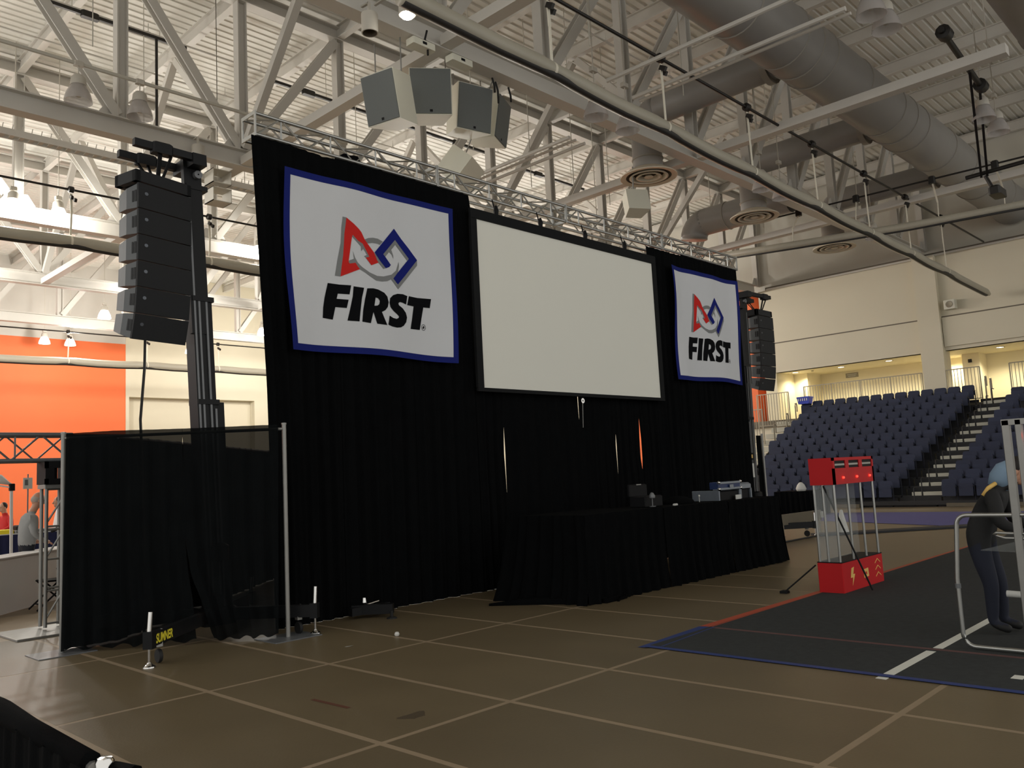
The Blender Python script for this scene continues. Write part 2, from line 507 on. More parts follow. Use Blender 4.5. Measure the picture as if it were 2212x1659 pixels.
for k, x in enumerate((19.35, 25.45, 31.8)):
    t = thing('branch_duct', 'branch air duct leading to the round diffuser ' + DL[k], 'duct', (x, 10.5, 11.3), 'branch ducts')
    obj('duct_pipe', MB().lathe((x, 8.75, 11.75), [(0.42, 0), (0.42, 3.6)], 20, 'y'), 'duct', t, smooth='all')
    obj('duct_collar', MB().lathe((x, 9.05, 11.75), [(0.42, -0.1), (0.52, -0.1), (0.52, 0.06), (0.42, 0.06)], 20, 'y'), 'duct_seam', t, smooth=True)
    obj('duct_elbow', MB().path([(x, 12.35 + 0.5 * math.sin(a), 11.25 + 0.5 * math.cos(a)) for a in [q * PI / 12 for q in range(0, 7)]], 0.42, 20), 'duct', t, smooth='all')
    obj('drop_pipe', MB().lathe((x, 12.85, 10.1), [(0.42, 0), (0.42, 1.2)], 20), 'duct', t, smooth='all')
    obj('drop_collar', MB().lathe((x, 12.85, 10.42), [(0.42, -0.03), (0.445, -0.015), (0.445, 0.015), (0.42, 0.03)], 20), 'duct_seam', t, smooth=True)
    t = thing('round_diffuser', 'round white ceiling diffuser with dark ring slots, ' + DL[k], 'diffuser', (x, 12.85, 9.9), 'round ceiling diffusers')
    obj('outer_cone', MB().lathe((x, 12.85, 9.9), [(0.44, 0.24), (0.6, 0.16), (0.80, 0.03), (0.80, 0.0), (0.64, 0.02)], 32), 'diffuser', t, smooth=True)
    obj('throat', MB().lathe((x, 12.85, 9.9), [(0.64, 0.03), (0.43, 0.18), (0.0, 0.2)], 32), 'diffuser_dark', t, smooth=True)
    for r in (0.50, 0.31):
        obj('ring', MB().lathe((x, 12.85, 9.9), [(r + 0.05, 0.0), (r + 0.05, 0.012), (r - 0.06, 0.11), (r - 0.08, 0.10), (r + 0.0, -0.005), (r + 0.05, 0.0)], 28), 'diffuser', t, smooth=True)
    obj('centre_cap', MB().lathe((x, 12.85, 9.9), [(0.0, -0.005), (0.12, 0.0), (0.13, 0.012), (0.06, 0.09), (0.0, 0.09)], 20), 'diffuser', t, smooth=True)
# cylindrical duct behind, along y near the right
t = thing('return_duct', 'round white duct behind the second diffuser, above the stage end', 'duct', (27.3, 14.5, 9.8))
obj('duct_pipe', MB().lathe((27.3, 12.4, 10.85), [(0.5, 0), (0.5, 3.4)], 22, 'y'), 'duct', t, smooth='all')
obj('duct_elbow', MB().path([(27.3, 15.75 + 0.55 * math.sin(a), 10.3 + 0.55 * math.cos(a)) for a in [q * PI / 12 for q in range(0, 7)]], 0.5, 22), 'duct', t, smooth='all')
for y in (13.0, 15.5):
    obj('duct_hanger', MB().tube((27.3, y, 11.3), (27.3, y, 15.5), 0.012, 6), 'steel_grey', t)
for y in (13.4, 14.8):
    obj('duct_ring', MB().lathe((27.3, y, 10.85), [(0.5, -0.02), (0.525, -0.01), (0.525, 0.01), (0.5, 0.02)], 22, 'y'), 'duct_seam', t, smooth=True)

# rolled-up divider curtains on straps from black pipes
def curtain(name_lab, pipe_lab, strap_lab, y, x0, x1, zr0, zr1, zp, r, sx, dark=True):
    t = thing('rolled_divider_curtain', name_lab, 'divider curtain', ((x0 + x1) / 2, y, min(zr0, zr1) - r), 'rolled divider curtains')
    pts = []
    n = max(2, int((x1 - x0) / 0.5))
    rr = []
    for k in range(n + 1):
        f = k / n
        x = x0 + (x1 - x0) * f
        near = min(abs(x - q) for q in sx)
        sag = -0.05 * min(1.0, near / 1.4)
        pts.append((x, y, zr0 + (zr1 - zr0) * f + sag))
        rr.append(r * (0.86 if near < 0.3 else 1.0))
    rr[-1] *= 0.5
    obj('roll', MB().path(pts, rr, 14), 'curtain_roll', t, smooth='all')
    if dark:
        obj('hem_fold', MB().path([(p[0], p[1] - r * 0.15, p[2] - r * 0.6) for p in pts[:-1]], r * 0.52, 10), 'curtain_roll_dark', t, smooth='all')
    p = thing('curtain_pipe', pipe_lab, 'pipe', ((x0 + x1) / 2, y, zp), 'black curtain pipes')
    obj('pipe', MB().tube((x0, y, zp), (x1 + 0.1, y, zp), 0.035, 8), 'pipe_black', p, smooth=True)
    for k, q in enumerate(sx):
        zr = zr0 + (zr1 - zr0) * (q - x0) / (x1 - x0)
        obj('clamp', MB().lathe((q - 0.09, y, zp), [(0.05, 0), (0.10, 0.03), (0.10, 0.15), (0.05, 0.18)], 10, 'x').bar((q, y - 0.12, zp - 0.28), (q, y + 0.02, zp - 0.2), 0.07, 0.1).bar((q + 0.12, y - 0.05, zp - 0.32), (q + 0.12, y + 0.05, zp - 0.26), 0.07, 0.1), 'pipe_black', p)
        s = thing('strap', strap_lab % ORD[k + 1], 'strap', (q, y, zr), 'curtain straps')
        obj('webbing', MB().bar((q, y, zp - 0.12), (q + 0.02, y, (zp + zr) / 2 + 0.1), 0.07, 0.02).bar((q + 0.02, y, (zp + zr) / 2 + 0.1), (q - 0.01, y - 0.03, zr + r - 0.01), 0.055, 0.02), 'strap_white', s)
        obj('wrap', MB().lathe((q - 0.03, y, zr - 0.01), [(r * 0.9, 0), (r * 0.92, 0.0), (r * 0.92, 0.06), (r * 0.9, 0.06)], 14, 'x'), 'strap_white', s, smooth=True)
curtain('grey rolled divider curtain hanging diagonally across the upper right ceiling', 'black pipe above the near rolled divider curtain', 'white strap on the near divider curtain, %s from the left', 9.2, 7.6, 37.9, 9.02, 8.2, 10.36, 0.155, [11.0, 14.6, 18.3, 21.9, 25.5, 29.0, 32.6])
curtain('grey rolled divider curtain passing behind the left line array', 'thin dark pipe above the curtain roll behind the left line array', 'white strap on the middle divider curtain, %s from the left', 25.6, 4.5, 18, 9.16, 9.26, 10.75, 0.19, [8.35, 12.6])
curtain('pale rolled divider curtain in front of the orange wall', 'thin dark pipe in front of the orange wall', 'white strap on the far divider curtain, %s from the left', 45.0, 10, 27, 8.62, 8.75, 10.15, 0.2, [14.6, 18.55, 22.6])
# cross curtain roll along y, right
t = thing('rolled_cross_curtain', 'pale rolled curtain running crosswise below the ceiling in front of the cream wall', 'divider curtain', (25.4, 9.6, 8.3))
obj('roll', MB().path([(26.9, 15.0, 9.3), (27.6, 12.6, 9.27), (28.7, 9.1, 9.28), (29.1, 7.0, 9.27), (29.35, 5.0, 9.26)], 0.13, 12), 'curtain_roll', t, smooth='all')
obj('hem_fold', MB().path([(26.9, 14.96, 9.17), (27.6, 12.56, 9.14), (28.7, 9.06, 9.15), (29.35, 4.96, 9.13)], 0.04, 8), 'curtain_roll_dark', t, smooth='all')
t = thing('cross_curtain_pipe', 'black pipe over the crosswise rolled curtain on the right', 'pipe', (27.5, 9, 10.2))
obj('pipe', MB().tube((28.2, 14.2, 10.6), (28.9, 3.9, 10.6), 0.03, 8), 'pipe_black', t, smooth=True)
for k, y in enumerate((12.6, 10.6, 8.2, 6.4)):
    obj('clamp', MB().cbox(28.12 + (14.2 - y) * 0.068, 28.28 + (14.2 - y) * 0.068, y - 0.1, y + 0.1, 10.45, 10.7, 0.03), 'pipe_black', t)
    x = 27.0 + (15.0 - y) * 0.28
    s = thing('strap', 'white strap on the crosswise curtain, %s from the left' % ORD[k + 1], 'strap', (x, y, 9.42), 'cross curtain straps')
    obj('webbing', MB().bar((x, y, 9.42), (x + 0.05, y, 9.9), 0.05, 0.02).bar((x + 0.05, y, 9.9), (28.2 + (14.2 - y) * 0.068, y, 10.5), 0.05, 0.02), 'strap_white', s)

# conduits and sprinkler pipes
def pipe(lab, p0, p1, r, m='steel_white', heads=(), cat='pipe', name='ceiling_pipe', group='ceiling pipes'):
    t = thing(name, lab, cat, [(a + b) / 2 for a, b in zip(p0, p1)], group)
    obj('pipe', MB().tube(p0, p1, r, 8), m, t, smooth=True)
    for f in heads:
        q = Vector(p0).lerp(Vector(p1), f)
        obj('coupling', MB().tube(q - (Vector(p1) - Vector(p0)).normalized() * 0.05, q + (Vector(p1) - Vector(p0)).normalized() * 0.05, r * 1.5, 8).tube(q, q + Vector((0, 0, 0.28)), 0.012, 6), m, t)
pipe('conduit pair member crossing in front of the near truss, lower one', (14.3, 10.4, 10.22), (14.35, 5.5, 10.22), 0.05)
pipe('conduit crossing in front of the near truss, nearer the straps', (15.4, 10.5, 10.2), (15.45, 5.6, 10.2), 0.05)
pipe('conduit running beside the long cross conduit under the big duct', (15.65, 10.5, 10.2), (15.7, 5.6, 10.2), 0.035)
for k, (y, z) in enumerate(((22.3, 14.55), (24.6, 14.6), (16.4, 14.6), (14.2, 14.6), (30.2, 14.6), (33.2, 14.6))):
    pipe('thin white sprinkler pipe under the roof deck, %s' % ('just behind the second truss', 'midway between the second and third trusses', 'midway between the first and second trusses', 'just behind the near truss', 'just behind the third truss', 'in front of the fourth truss')[k], (4, y, z), (34, y, z), 0.03, heads=[0.06 + 0.115 * q for q in range(8)])
# lamp conduit along the second truss
pipe('grey conduit carrying the unlit bell lamps left of the stage', (2.5, 18.6, 11.15), (13.2, 18.6, 11.15), 0.045, 'steel_grey', name='lamp_conduit')
pipe('white conduit along the wall top on the right', (XW - 0.08, 4, 10.32), (XW - 0.08, 19.1, 10.32), 0.05, 'steel_white')
pipe('three parallel conduits above the stage truss, upper one', (15.6, 12.6, 10.0), (15.6, 19.4, 10.0), 0.05)
pipe('three parallel conduits above the stage truss, middle one', (15.85, 12.6, 10.0), (15.85, 19.4, 10.0), 0.035)
pipe('three parallel conduits above the stage truss, lowest one', (16.2, 12.6, 10.0), (16.2, 19.4, 10.0), 0.045)

# black track with bolts under the deck behind the second truss
def track(lab, x0, x1, y, z, hang=None):
    t = thing('black_track', lab, 'track', ((x0 + x1) / 2, y, z), 'black ceiling tracks')
    obj('rail', MB().bar((x0, y, z), (x1, y, z), 0.08, 0.09), 'pipe_black', t)
    for q in (0.2, 0.8):
        obj('hanger', MB().tube((x0 + (x1 - x0) * q, y, z), (x0 + (x1 - x0) * q, y, 15.5), 0.01, 6), 'steel_grey', t)
    k = x0 + 1.2
    while k < x1:
        obj('splice', MB().cbox(k - 0.22, k + 0.22, y - 0.08, y + 0.08, z - 0.09, z + 0.1, 0.03), 'pipe_black', t)
        k += 3.2
    if hang:
        obj('drop_rod', MB().tube((hang[0], y, z), (hang[0], y, hang[1]), 0.04, 8), 'pipe_black', t)
track('black track with drop rod upper left behind the second truss', 6.4, 10.2, 22.0, 14.3, (9.35, 10.9))
track('long black track crossing behind the loudspeaker cluster', 13.0, 22.3, 22.0, 14.2)
track('short black track seen past the stage truss right of the cluster', 24.2, 28.4, 22.3, 14.2)

# cable tray with hooks
def tray(lab, p0, p1, w, hooks, n):
    t = thing('cable_tray', lab, 'cable tray', [(a + b) / 2 for a, b in zip(p0, p1)], 'cable trays')
    p0, p1 = Vector(p0), Vector(p1)
    d, r, u = MB.frame(p0, p1)
    obj('side_rail', MB().bar(p0 + r * w / 2, p1 + r * w / 2, 0.025, 0.16), 'steel_white', t)
    obj('side_rail', MB().bar(p0 - r * w / 2, p1 - r * w / 2, 0.025, 0.16), 'steel_white', t)
    mb = MB()
    for k in range(n):
        q = p0.lerp(p1, (k + 0.5) / n)
        mb.bar(q - r * w / 2 - u * 0.06, q + r * w / 2 - u * 0.06, 0.09, 0.02, u)
        if hooks:
            mb.bar(q + u * 0.06, q + u * 0.24 + d * 0.03, 0.016, 0.016)
    obj('rungs', mb, 'steel_white', t, kind='stuff')
tray('cream cable tray with hooks passing behind the left line array', (3.2, 20.95, 10.15), (13.0, 20.95, 10.15), 0.25, True, 48)
tray('cream slotted cable tray above the right end of the stage truss', (29.5, 17.0, 10.3), (29.5, 12.3, 10.3), 0.25, False, 24)

# hangers: black V bars and pipe of a folded backstop, upper right
t = thing('folded_backstop_frame', 'black hanging frame of pipes and V bars in the upper right corner', 'hanging frame', (24, 5.6, 9.4))
obj('upper_pipe', MB().tube((19.4, 5.05, 11.0), (23.4, 5.3, 11.0), 0.07, 10).lathe((19.5, 5.05, 11.0), [(0.07, 0), (0.16, 0.02), (0.16, 0.3), (0.07, 0.32)], 10, 'x').lathe((23.1, 5.28, 11.0), [(0.07, 0), (0.16, 0.02), (0.16, 0.3), (0.07, 0.32)], 10, 'x'), 'pipe_black', t, smooth=True)
obj('lower_pipe', MB().tube((25.8, 6.5, 9.5), (25.6, 4.0, 9.5), 0.06, 8), 'pipe_black', t, smooth=True)
obj('v_bar', MB().bar((22.0, 5.2, 11.0), (25.75, 6.1, 9.4), 0.06, 0.06), 'pipe_black', t)
obj('v_bar', MB().bar((23.2, 5.3, 11.0), (25.75, 5.95, 9.4), 0.06, 0.06), 'pipe_black', t)
obj('motor', MB().cbox(25.4, 26.1, 5.6, 5.9, 8.75, 9.0, 0.05).tube((25.75, 6.0, 9.4), (25.75, 5.85, 9.0), 0.05, 8), 'pipe_black', t)

# hanging steel rods between deck and pipes (very thin)
k = 0
for (x, y, z0) in ((6.0, 17.2, 10.9), (9.0, 22.0, 10.2), (11.4, 21.0, 10.2), (12.2, 14.0, 10.0), (14.6, 15.0, 10.2), (15.2, 20.9, 10.3), (18.4, 14.8, 10.0), (17.9, 16.0, 10.2), (20.9, 15.4, 10.1), (22.4, 17.1, 10.2), (24.2, 16.2, 10.4), (13.1, 9.9, 10.4), (16.6, 9.9, 10.4), (20.1, 9.9, 10.4)):
    k += 1
    obj('hanger_rod', MB().tube((x, y, z0), (x, y, 15.5), 0.012, 6), 'steel_grey', label='thin grey hanger rod dropping from the roof deck, %s counted from the left' % ORD[k], cat='hanger rod', group='thin hanger rods')

# ------------------------------------------------------------------ lamps
def bell_lamp(x, y, z, lab, lit=False, ztop=11.15, light=False):
    t = thing('bell_lamp', lab, 'lamp', (x, y, z), 'high bay bell lamps')
    obj('reflector', MB().lathe((x, y, z), [(0.29, 0.0), (0.28, 0.06), (0.25, 0.18), (0.19, 0.30), (0.16, 0.37), (0.15, 0.37), (0.18, 0.29), (0.24, 0.17), (0.27, 0.06), (0.28, 0.0)], 20), 'lamp_glow' if lit else 'lamp_glass', t, smooth='all')
    obj('ballast', MB().lathe((x, y, z), [(0.0, 0.37), (0.16, 0.37), (0.165, 0.42), (0.15, 0.54), (0.10, 0.60), (0.0, 0.61)], 16), 'lamp_cap', t, smooth=True)
    obj('stem', MB().tube((x, y, z + 0.6), (x, y, ztop if ztop == 11.15 else 15.5), 0.014, 6).cbox(x - 0.1, x + 0.1, y - 0.06, y + 0.06, ztop - 0.06, ztop + 0.06, 0.02), 'lamp_cap', t)
    if lit:
        obj('bulb', MB().lathe((x, y, z), [(0.0, -0.03), (0.1, -0.01), (0.13, 0.04), (0.1, 0.075), (0.0, 0.08)], 16), 'lamp_lit', t, smooth='all')
    else:
        obj('bulb', MB().lathe((x, y, z), [(0.0, 0.10), (0.05, 0.12), (0.06, 0.2), (0.04, 0.3), (0.03, 0.37)], 10), 'lamp_cap', t, smooth='all')
    if light:
        ld = bpy.data.lights.new('lamp_light', 'POINT')
        ld.energy = LAMP_POWER
        ld.color = (1.0, 0.965, 0.90)
        ld.shadow_soft_size = 0.1
        lo = bpy.data.objects.new('lamp_light', ld)
        C.objects.link(lo)
        lo.parent = t
        lo.location = (0, 0, 0.16)
for k, (x, y, z) in enumerate(((6.2, 18.6, 10.28), (7.52, 18.6, 10.3))):
    bell_lamp(x, y, z, 'unlit bell lamp left of the stage, %s of the two' % ('left', 'right')[k])
P2 = ['left lamp of the pair beside the near rolled curtain', 'right lamp of the pair beside the near rolled curtain', 'left lamp of the pair over the second diffuser', 'right lamp of the pair over the second diffuser', 'pale lamp of the far pair beside the curtain roll', 'last lamp of the far pair beside the curtain roll']
for k, x in enumerate((14.75, 15.95, 22.6, 23.85, 29.9, 31.1)):
    bell_lamp(x, 11.1, 9.75, 'unlit glass bell lamp, ' + P2[k], ztop=10.9)
P3 = ['cropped by the top edge, left one', 'cropped by the top edge, right one', 'beside the V bars, upper one', 'beside the V bars, lower one']
for k, x in enumerate((16.2, 17.0, 23.7, 25.0)):
    bell_lamp(x, 5.4, 10.25, 'unlit glass bell lamp under the big duct, ' + P3[k], ztop=11.3)
LL = [(7.2, 26.9, 'leftmost lit lamp glaring over the left curtain roll', 1), (8.45, 27.0, 'second lit lamp glaring over the left curtain roll', 1), (15.3, 27.2, 'lit lamp peeping past the left edge of the black drape', 1), (16.5, 27.2, 'lit lamp hidden beside the drape edge, right of its twin', 1),
      (14.9, 41.0, 'lit lamp behind the line array, third row', 1), (23.4, 41.4, 'lit lamp low beside the drape edge, third row', 1), (14.8, 49.3, 'left lit lamp of the low pair before the orange wall', 0), (16.1, 49.3, 'right lit lamp of the low pair before the orange wall', 0), (22.8, 49.0, 'lit lamp before the cream wall, left of the mast', 0)]
for x, y, lab, lt in LL:
    bell_lamp(x, y, 10.2, lab, True, 10.9, lt == 1)
# the rest of the switched-on lamps over the far court stand behind the drape, out of sight; the last two are added lights standing in for the wall row
for x, y in ((23.7, 27.2), (32.0, 27.2), (-1.0, 27.0), (7.0, 34.5), (15.4, 34.5), (23.7, 34.5), (32.0, 34.5), (-1.0, 34.5), (32.0, 42.0), (7.0, 42.0), (15.0, 45.5), (27.0, 46.0)):
    ld = bpy.data.lights.new('lamp_light', 'POINT')
    ld.energy = LAMP_POWER
    ld.color = (1.0, 0.965, 0.90)
    ld.shadow_soft_size = 0.28
    lo = bpy.data.objects.new('lamp_light', ld)
    C.objects.link(lo)
    lo.location = (x, y, 9.7)

# can lights on the bottom chords
for k, (x, y, z, lab) in enumerate(((8.72, 11.48, 9.75, 'unlit white can light under the near truss left of the glowing one'), (9.02, 10.78, 9.9, 'glowing can light at the top edge above the loudspeaker cluster'), (9.32, 19.5, 10.02, 'lit can light under the second truss above the left mast'))):
    if lab:
        t = thing('can_light', lab, 'light', (x, y, z))
        obj('can', MB().lathe((x, y, z), [(0.13, 0.0), (0.15, 0.0), (0.15, 0.36), (0.0, 0.38)], 18), 'lamp_cap', t, smooth=True)
        obj('bracket', MB().bar((x, y, z + 0.36), (x, y, z + 0.6), 0.05, 0.03).bar((x, y, z + 0.58), (x, 11.7 if y < 15 else 19.7, z + 0.6), 0.05, 0.03), 'lamp_cap', t)
        if k:
            obj('lens', MB().lathe((x, y, z), [(0.0, -0.05), (0.1, -0.04), (0.132, 0.01), (0.0, 0.02)], 18), 'lamp_lit', t, smooth=True)
        else:
            obj('baffle', MB().lathe((x, y, z), [(0.13, 0.0), (0.09, 0.16), (0.0, 0.16)], 18), 'diffuser_dark', t, smooth=True)

# ------------------------------------------------------------------ loudspeaker cluster
def speaker_box(lab, c, yaw, tilt, w, h, d, hang=True, back=False, ztop=10.2):
    t = thing('hung_loudspeaker', lab, 'loudspeaker', c, 'white loudspeakers of the ceiling cluster')
    R = Matrix.Rotation(yaw, 3, 'Z') @ Matrix.Rotation(tilt, 3, 'X')
    f = lambda a, b, e: Vector(c) + R @ Vector((a, b, e))
    mb = MB()
    # trapezoid in plan, front at -y
    pl = [(-w / 2, -d / 2), (w / 2, -d / 2), (w * 0.32, d / 2), (-w * 0.32, d / 2)]
    vs = [f(a, b, -h / 2) for a, b in pl] + [f(a, b, h / 2) for a, b in pl]
    mb.add(vs, [(3, 2, 1, 0), (4, 5, 6, 7), (0, 1, 5, 4), (1, 2, 6, 5), (2, 3, 7, 6), (3, 0, 4, 7)])
    obj('cabinet', mb, 'speaker_white', t)
    g = MB()
    q = 0.02
    vs = [f(a, -d / 2 - e, b) for e in (0.0, 0.025) for a, b in ((-w / 2 + q, -h / 2 + q), (w / 2 - q, -h / 2 + q), (w / 2 - q, h / 2 - q), (-w / 2 + q, h / 2 - q))]
    g.add(vs, [(0, 1, 2, 3), (4, 5, 6, 7), (0, 1, 5, 4), (1, 2, 6, 5), (2, 3, 7, 6), (3, 0, 4, 7)])
    obj('grille', g, 'speaker_grille', t)
    l = MB().add([f(a, -d / 2 - 0.028, b) for a, b in ((-0.03, -h / 2 + 0.05), (0.03, -h / 2 + 0.05), (0.03, -h / 2 + 0.1), (-0.03, -h / 2 + 0.1))], [(0, 1, 2, 3)])
    obj('badge', l, 'dark_plastic', t)
    if hang:
        for a in (-w * 0.4, w * 0.4):
            p = f(a, 0, h / 2)
            obj('chain', MB().tube(p, (p.x, p.y, ztop), 0.014, 6), 'alu_dull', t)
    return t
speaker_box('white loudspeaker turned left, leftmost of the ceiling cluster', (9.75, 12.2, 9.05), math.radians(-76), math.radians(12), 0.78, 0.95, 0.75, ztop=10.25)
speaker_box('white loudspeaker facing front, second of the ceiling cluster', (10.98, 12.5, 9.6), math.radians(-38), math.radians(6), 0.86, 0.95, 0.72, ztop=10.5)
speaker_box('white loudspeaker facing right, third of the ceiling cluster', (12.1, 12.6, 9.65), math.radians(-12), math.radians(10), 0.86, 0.98, 0.72, ztop=10.4)
speaker_box('white loudspeaker turned far right, last of the ceiling cluster', (13.05, 12.9, 9.8), math.radians(26), math.radians(10), 0.8, 1.0, 0.72, ztop=10.4)
# backward-facing subwoofer wedge below
t = thing('down_fill_loudspeaker', 'cream wedge loudspeaker hanging below the ceiling cluster, tilted down', 'loudspeaker', (12.1, 13.1, 8.7))
R = Matrix.Rotation(math.radians(30), 3, 'Z') @ Matrix.Rotation(math.radians(42), 3, 'X')
f = lambda a, b, e: Vector((12.62, 13.45, 8.72)) + R @ Vector((a, b, e))
obj('cabinet', MB().add([f(a, b, e) for e in (-0.35, 0.35) for a, b in ((-0.5, -0.3), (0.5, -0.3), (0.36, 0.32), (-0.36, 0.32))], [(3, 2, 1, 0), (4, 5, 6, 7), (0, 1, 5, 4), (1, 2, 6, 5), (2, 3, 7, 6), (3, 0, 4, 7)]), 'speaker_white', t)
obj('strap', MB().add([f(a, b, -0.36) for a, b in ((-0.3, -0.28), (-0.27, -0.28), (-0.2, 0.3), (-0.23, 0.3))], [(0, 1, 2, 3)]).add([f(a, b, -0.36) for a, b in ((0.2, -0.28), (0.23, -0.28), (0.2, 0.2), (0.17, 0.2))], [(0, 1, 2, 3)]), 'dark_plastic', t)
obj('chain', MB().tube(f(-0.2, 0, 0.3), (12.3, 11.9, 10.25), 0.014, 6), 'alu_dull', t)
for k, z in enumerate((9.85, 9.35)):
    x, y, g = 10.35, 20.5, 0.02
    t = thing('vent_box', 'open white box vent hanging beside the left mast, %s of two' % ('upper', 'lower')[k], 'vent box', (x, y, z), 'open white box vents')
    for a, b, c_, d in ((x - 0.26, x + 0.26, z, z + g), (x - 0.26, x + 0.26, z + 0.36, z + 0.36 + g), (x - 0.26, x - 0.26 + g, z, z + 0.38), (x + 0.26 - g, x + 0.26, z, z + 0.38)):
        obj('vent_side', MB().box(a, b, y - 0.25, y + 0.25, c_, d), 'steel_grey', t)
    obj('vent_rod', MB().tube((x, y, z + 0.37), (x, y, 15.5), 0.012, 6), 'steel_grey', t)
for k, (x, y, lab) in enumerate(((10.1, 11.7, 'white hoist box above the leftmost cluster loudspeaker'), (11.1, 11.7, 'white hoist box above the front-facing cluster loudspeaker'))):
    t = thing('hoist_box', lab, 'hoist', (x, y, 10.0))
    obj('case', MB().cbox(x - 0.28, x + 0.28, y - 0.12, y + 0.12, 10.02, 10.17, 0.02), 'speaker_white', t)
    obj('label_plate', MB().box(x - 0.05, x + 0.05, y - 0.128, y - 0.12, 10.07, 10.12), 'dark_plastic', t)
for k, (x, y, z0) in enumerate(((10.2, 11.62, 9.9), (12.3, 11.9, 9.9), (12.5, 12.0, 9.75), (12.9, 12.0, 9.9))):
    obj('rigging_cable', MB().path([(x, y, 10.4), (x - 0.06, y, 10.2), (x + 0.02, y + 0.02, 10.05), (x, y, z0)], 0.022, 6), 'cable', label='black rigging cable tied beside the ceiling cluster, %s from the left' % ORD[k + 1], cat='cable', group='rigging cables')
# lone box speaker right of the near diffuser
t = thing('corner_loudspeaker', 'cream box loudspeaker hanging right under the nearest round diffuser', 'loudspeaker', (18.9, 13.0, 9.0))
R = Matrix.Rotation(math.radians(-30), 3, 'Z') @ Matrix.Rotation(math.radians(-14), 3, 'X')
f2 = lambda a, b, e: Vector((18.95, 13.1, 9.14)) + R @ Vector((a, b, e))
obj('cabinet', MB().add([f2(a, b, e) for e in (-0.32, 0.3) for a, b in ((-0.33, -0.24), (0.33, -0.24), (0.24, 0.26), (-0.24, 0.26))], [(3, 2, 1, 0), (4, 5, 6, 7), (0, 1, 5, 4), (1, 2, 6, 5), (2, 3, 7, 6), (3, 0, 4, 7)]), 'speaker_white', t)
obj('yoke', MB().tube(f2(0, 0, 0.3), (18.95, 13.1, 10.2), 0.02, 6), 'alu_dull', t)

# =================================================================== THE STAGE WALL
YD = 9.4
# aluminium box truss
t = thing('stage_truss', 'long silver box truss carrying the black drapes, screen and banners', 'stage truss', (11.4, 9.55, 6.2))
TX0, TX1 = 5.25, 17.5
for y in (9.40, 9.69):
    for z in (6.24, 6.52):
        obj('chord', MB().tube((TX0, y, z), (TX1, y, z), 0.026, 10), 'alu', t, smooth=True)
nb = 32
dx = (TX1 - TX0) / nb
bA, bB = None, None
for k in range(nb):
    x = TX0 + k * dx
    z0, z1 = (6.24, 6.52) if k % 2 == 0 else (6.52, 6.24)
    obj('brace', MB().tube((x + 0.02, 9.40, z0), (x + dx - 0.02, 9.40, z1), 0.013, 6), 'alu', t, smooth=True)
    obj('brace', MB().tube((x + 0.02, 9.69, z0), (x + dx - 0.02, 9.69, z1), 0.013, 6), 'alu', t, smooth=True)
    obj('cross_brace', MB().tube((x + 0.02, 9.40 if k % 2 else 9.69, 6.52), (x + dx - 0.02, 9.69 if k % 2 else 9.40, 6.52), 0.012, 6), 'alu', t, smooth=True)
    if k % 2 == 0:
        obj('upright', MB().tube((x + dx, 9.40, 6.24), (x + dx, 9.40, 6.52), 0.013, 6), 'alu', t, smooth=True)
for x in (TX0, 8.32, 11.38, 14.44, TX1):
    for s in ((-0.012, 0.012) if TX0 < x < TX1 else (0.0,)):
        obj('end_plate', MB().box(x + s - 0.008, x + s + 0.008, 9.365, 9.40, 6.21, 6.55).box(x + s - 0.008, x + s + 0.008, 9.69, 9.725, 6.21, 6.55).box(x + s - 0.008, x + s + 0.008, 9.40, 9.69, 6.21, 6.26).box(x + s - 0.008, x + s + 0.008, 9.40, 9.69, 6.5, 6.55), 'alu', t)


def interp(tab, z):
    if z <= tab[0][0]:
        return tab[0][1]
    for (a, b), (c, d) in zip(tab[:-1], tab[1:]):
        if z <= c:
            return b + (d - b) * (z - a) / (c - a)
    return tab[-1][1]


def drape(name, lab, le, re, z0, z1, y=YD, amp=0.05, folds=6, seed=0, group=None, m='drape_black', top=None, hem=0.0, ydir=None, nx=60, nz=26, cat='drape', parent=None, flare=0.0):
    """hanging cloth; le / re give the left and right edge against height, ydir maps (s, off) into plan"""
    rnd = random.Random(seed)
    ph = [rnd.uniform(0, 6.28) for _ in range(6)]
    fr = [folds * rnd.uniform(0.85, 1.15), folds * 1.9, folds * 0.47]
    mb = MB()
    vs = []
    for j in range(nz + 1):
        v = j / nz
        for i in range(nx + 1):
            u = i / nx
            zt = z1 + (interp(top, u) if top else 0.0)
            z = z0 + (zt - z0) * v
            xl, xr = interp(le, z), interp(re, z)
            x = xl + (xr - xl) * u
            drop = (0.35 + 0.65 * (1 - v)) * min(1.0, u * 14, (1 - u) * 14)
            w = amp * drop * (0.65 * math.sin(2 * PI * fr[0] * u + ph[0] + 0.4 * math.sin(3 * v + ph[3])) + 0.35 * math.sin(2 * PI * fr[1] * u + ph[1]) + 0.3 * math.sin(2 * PI * fr[2] * u + ph[2]))
            w -= flare * (1 - v) ** 3
            if j == 0:
                z += hem * (0.5 + 0.5 * math.sin(2 * PI * fr[2] * u * 1.7 + ph[4])) * 0.7
            vs.append((x, y + w, z) if ydir is None else (*ydir(x, w), z))
    q = nx + 1
    mb.add(vs, [(j * q + i, j * q + i + 1, (j + 1) * q + i + 1, (j + 1) * q + i) for j in range(nz) for i in range(nx)])
    return obj(name, mb, m, parent, smooth='all', label=lab, cat=cat if parent is None else None, group=group, recalc=False)


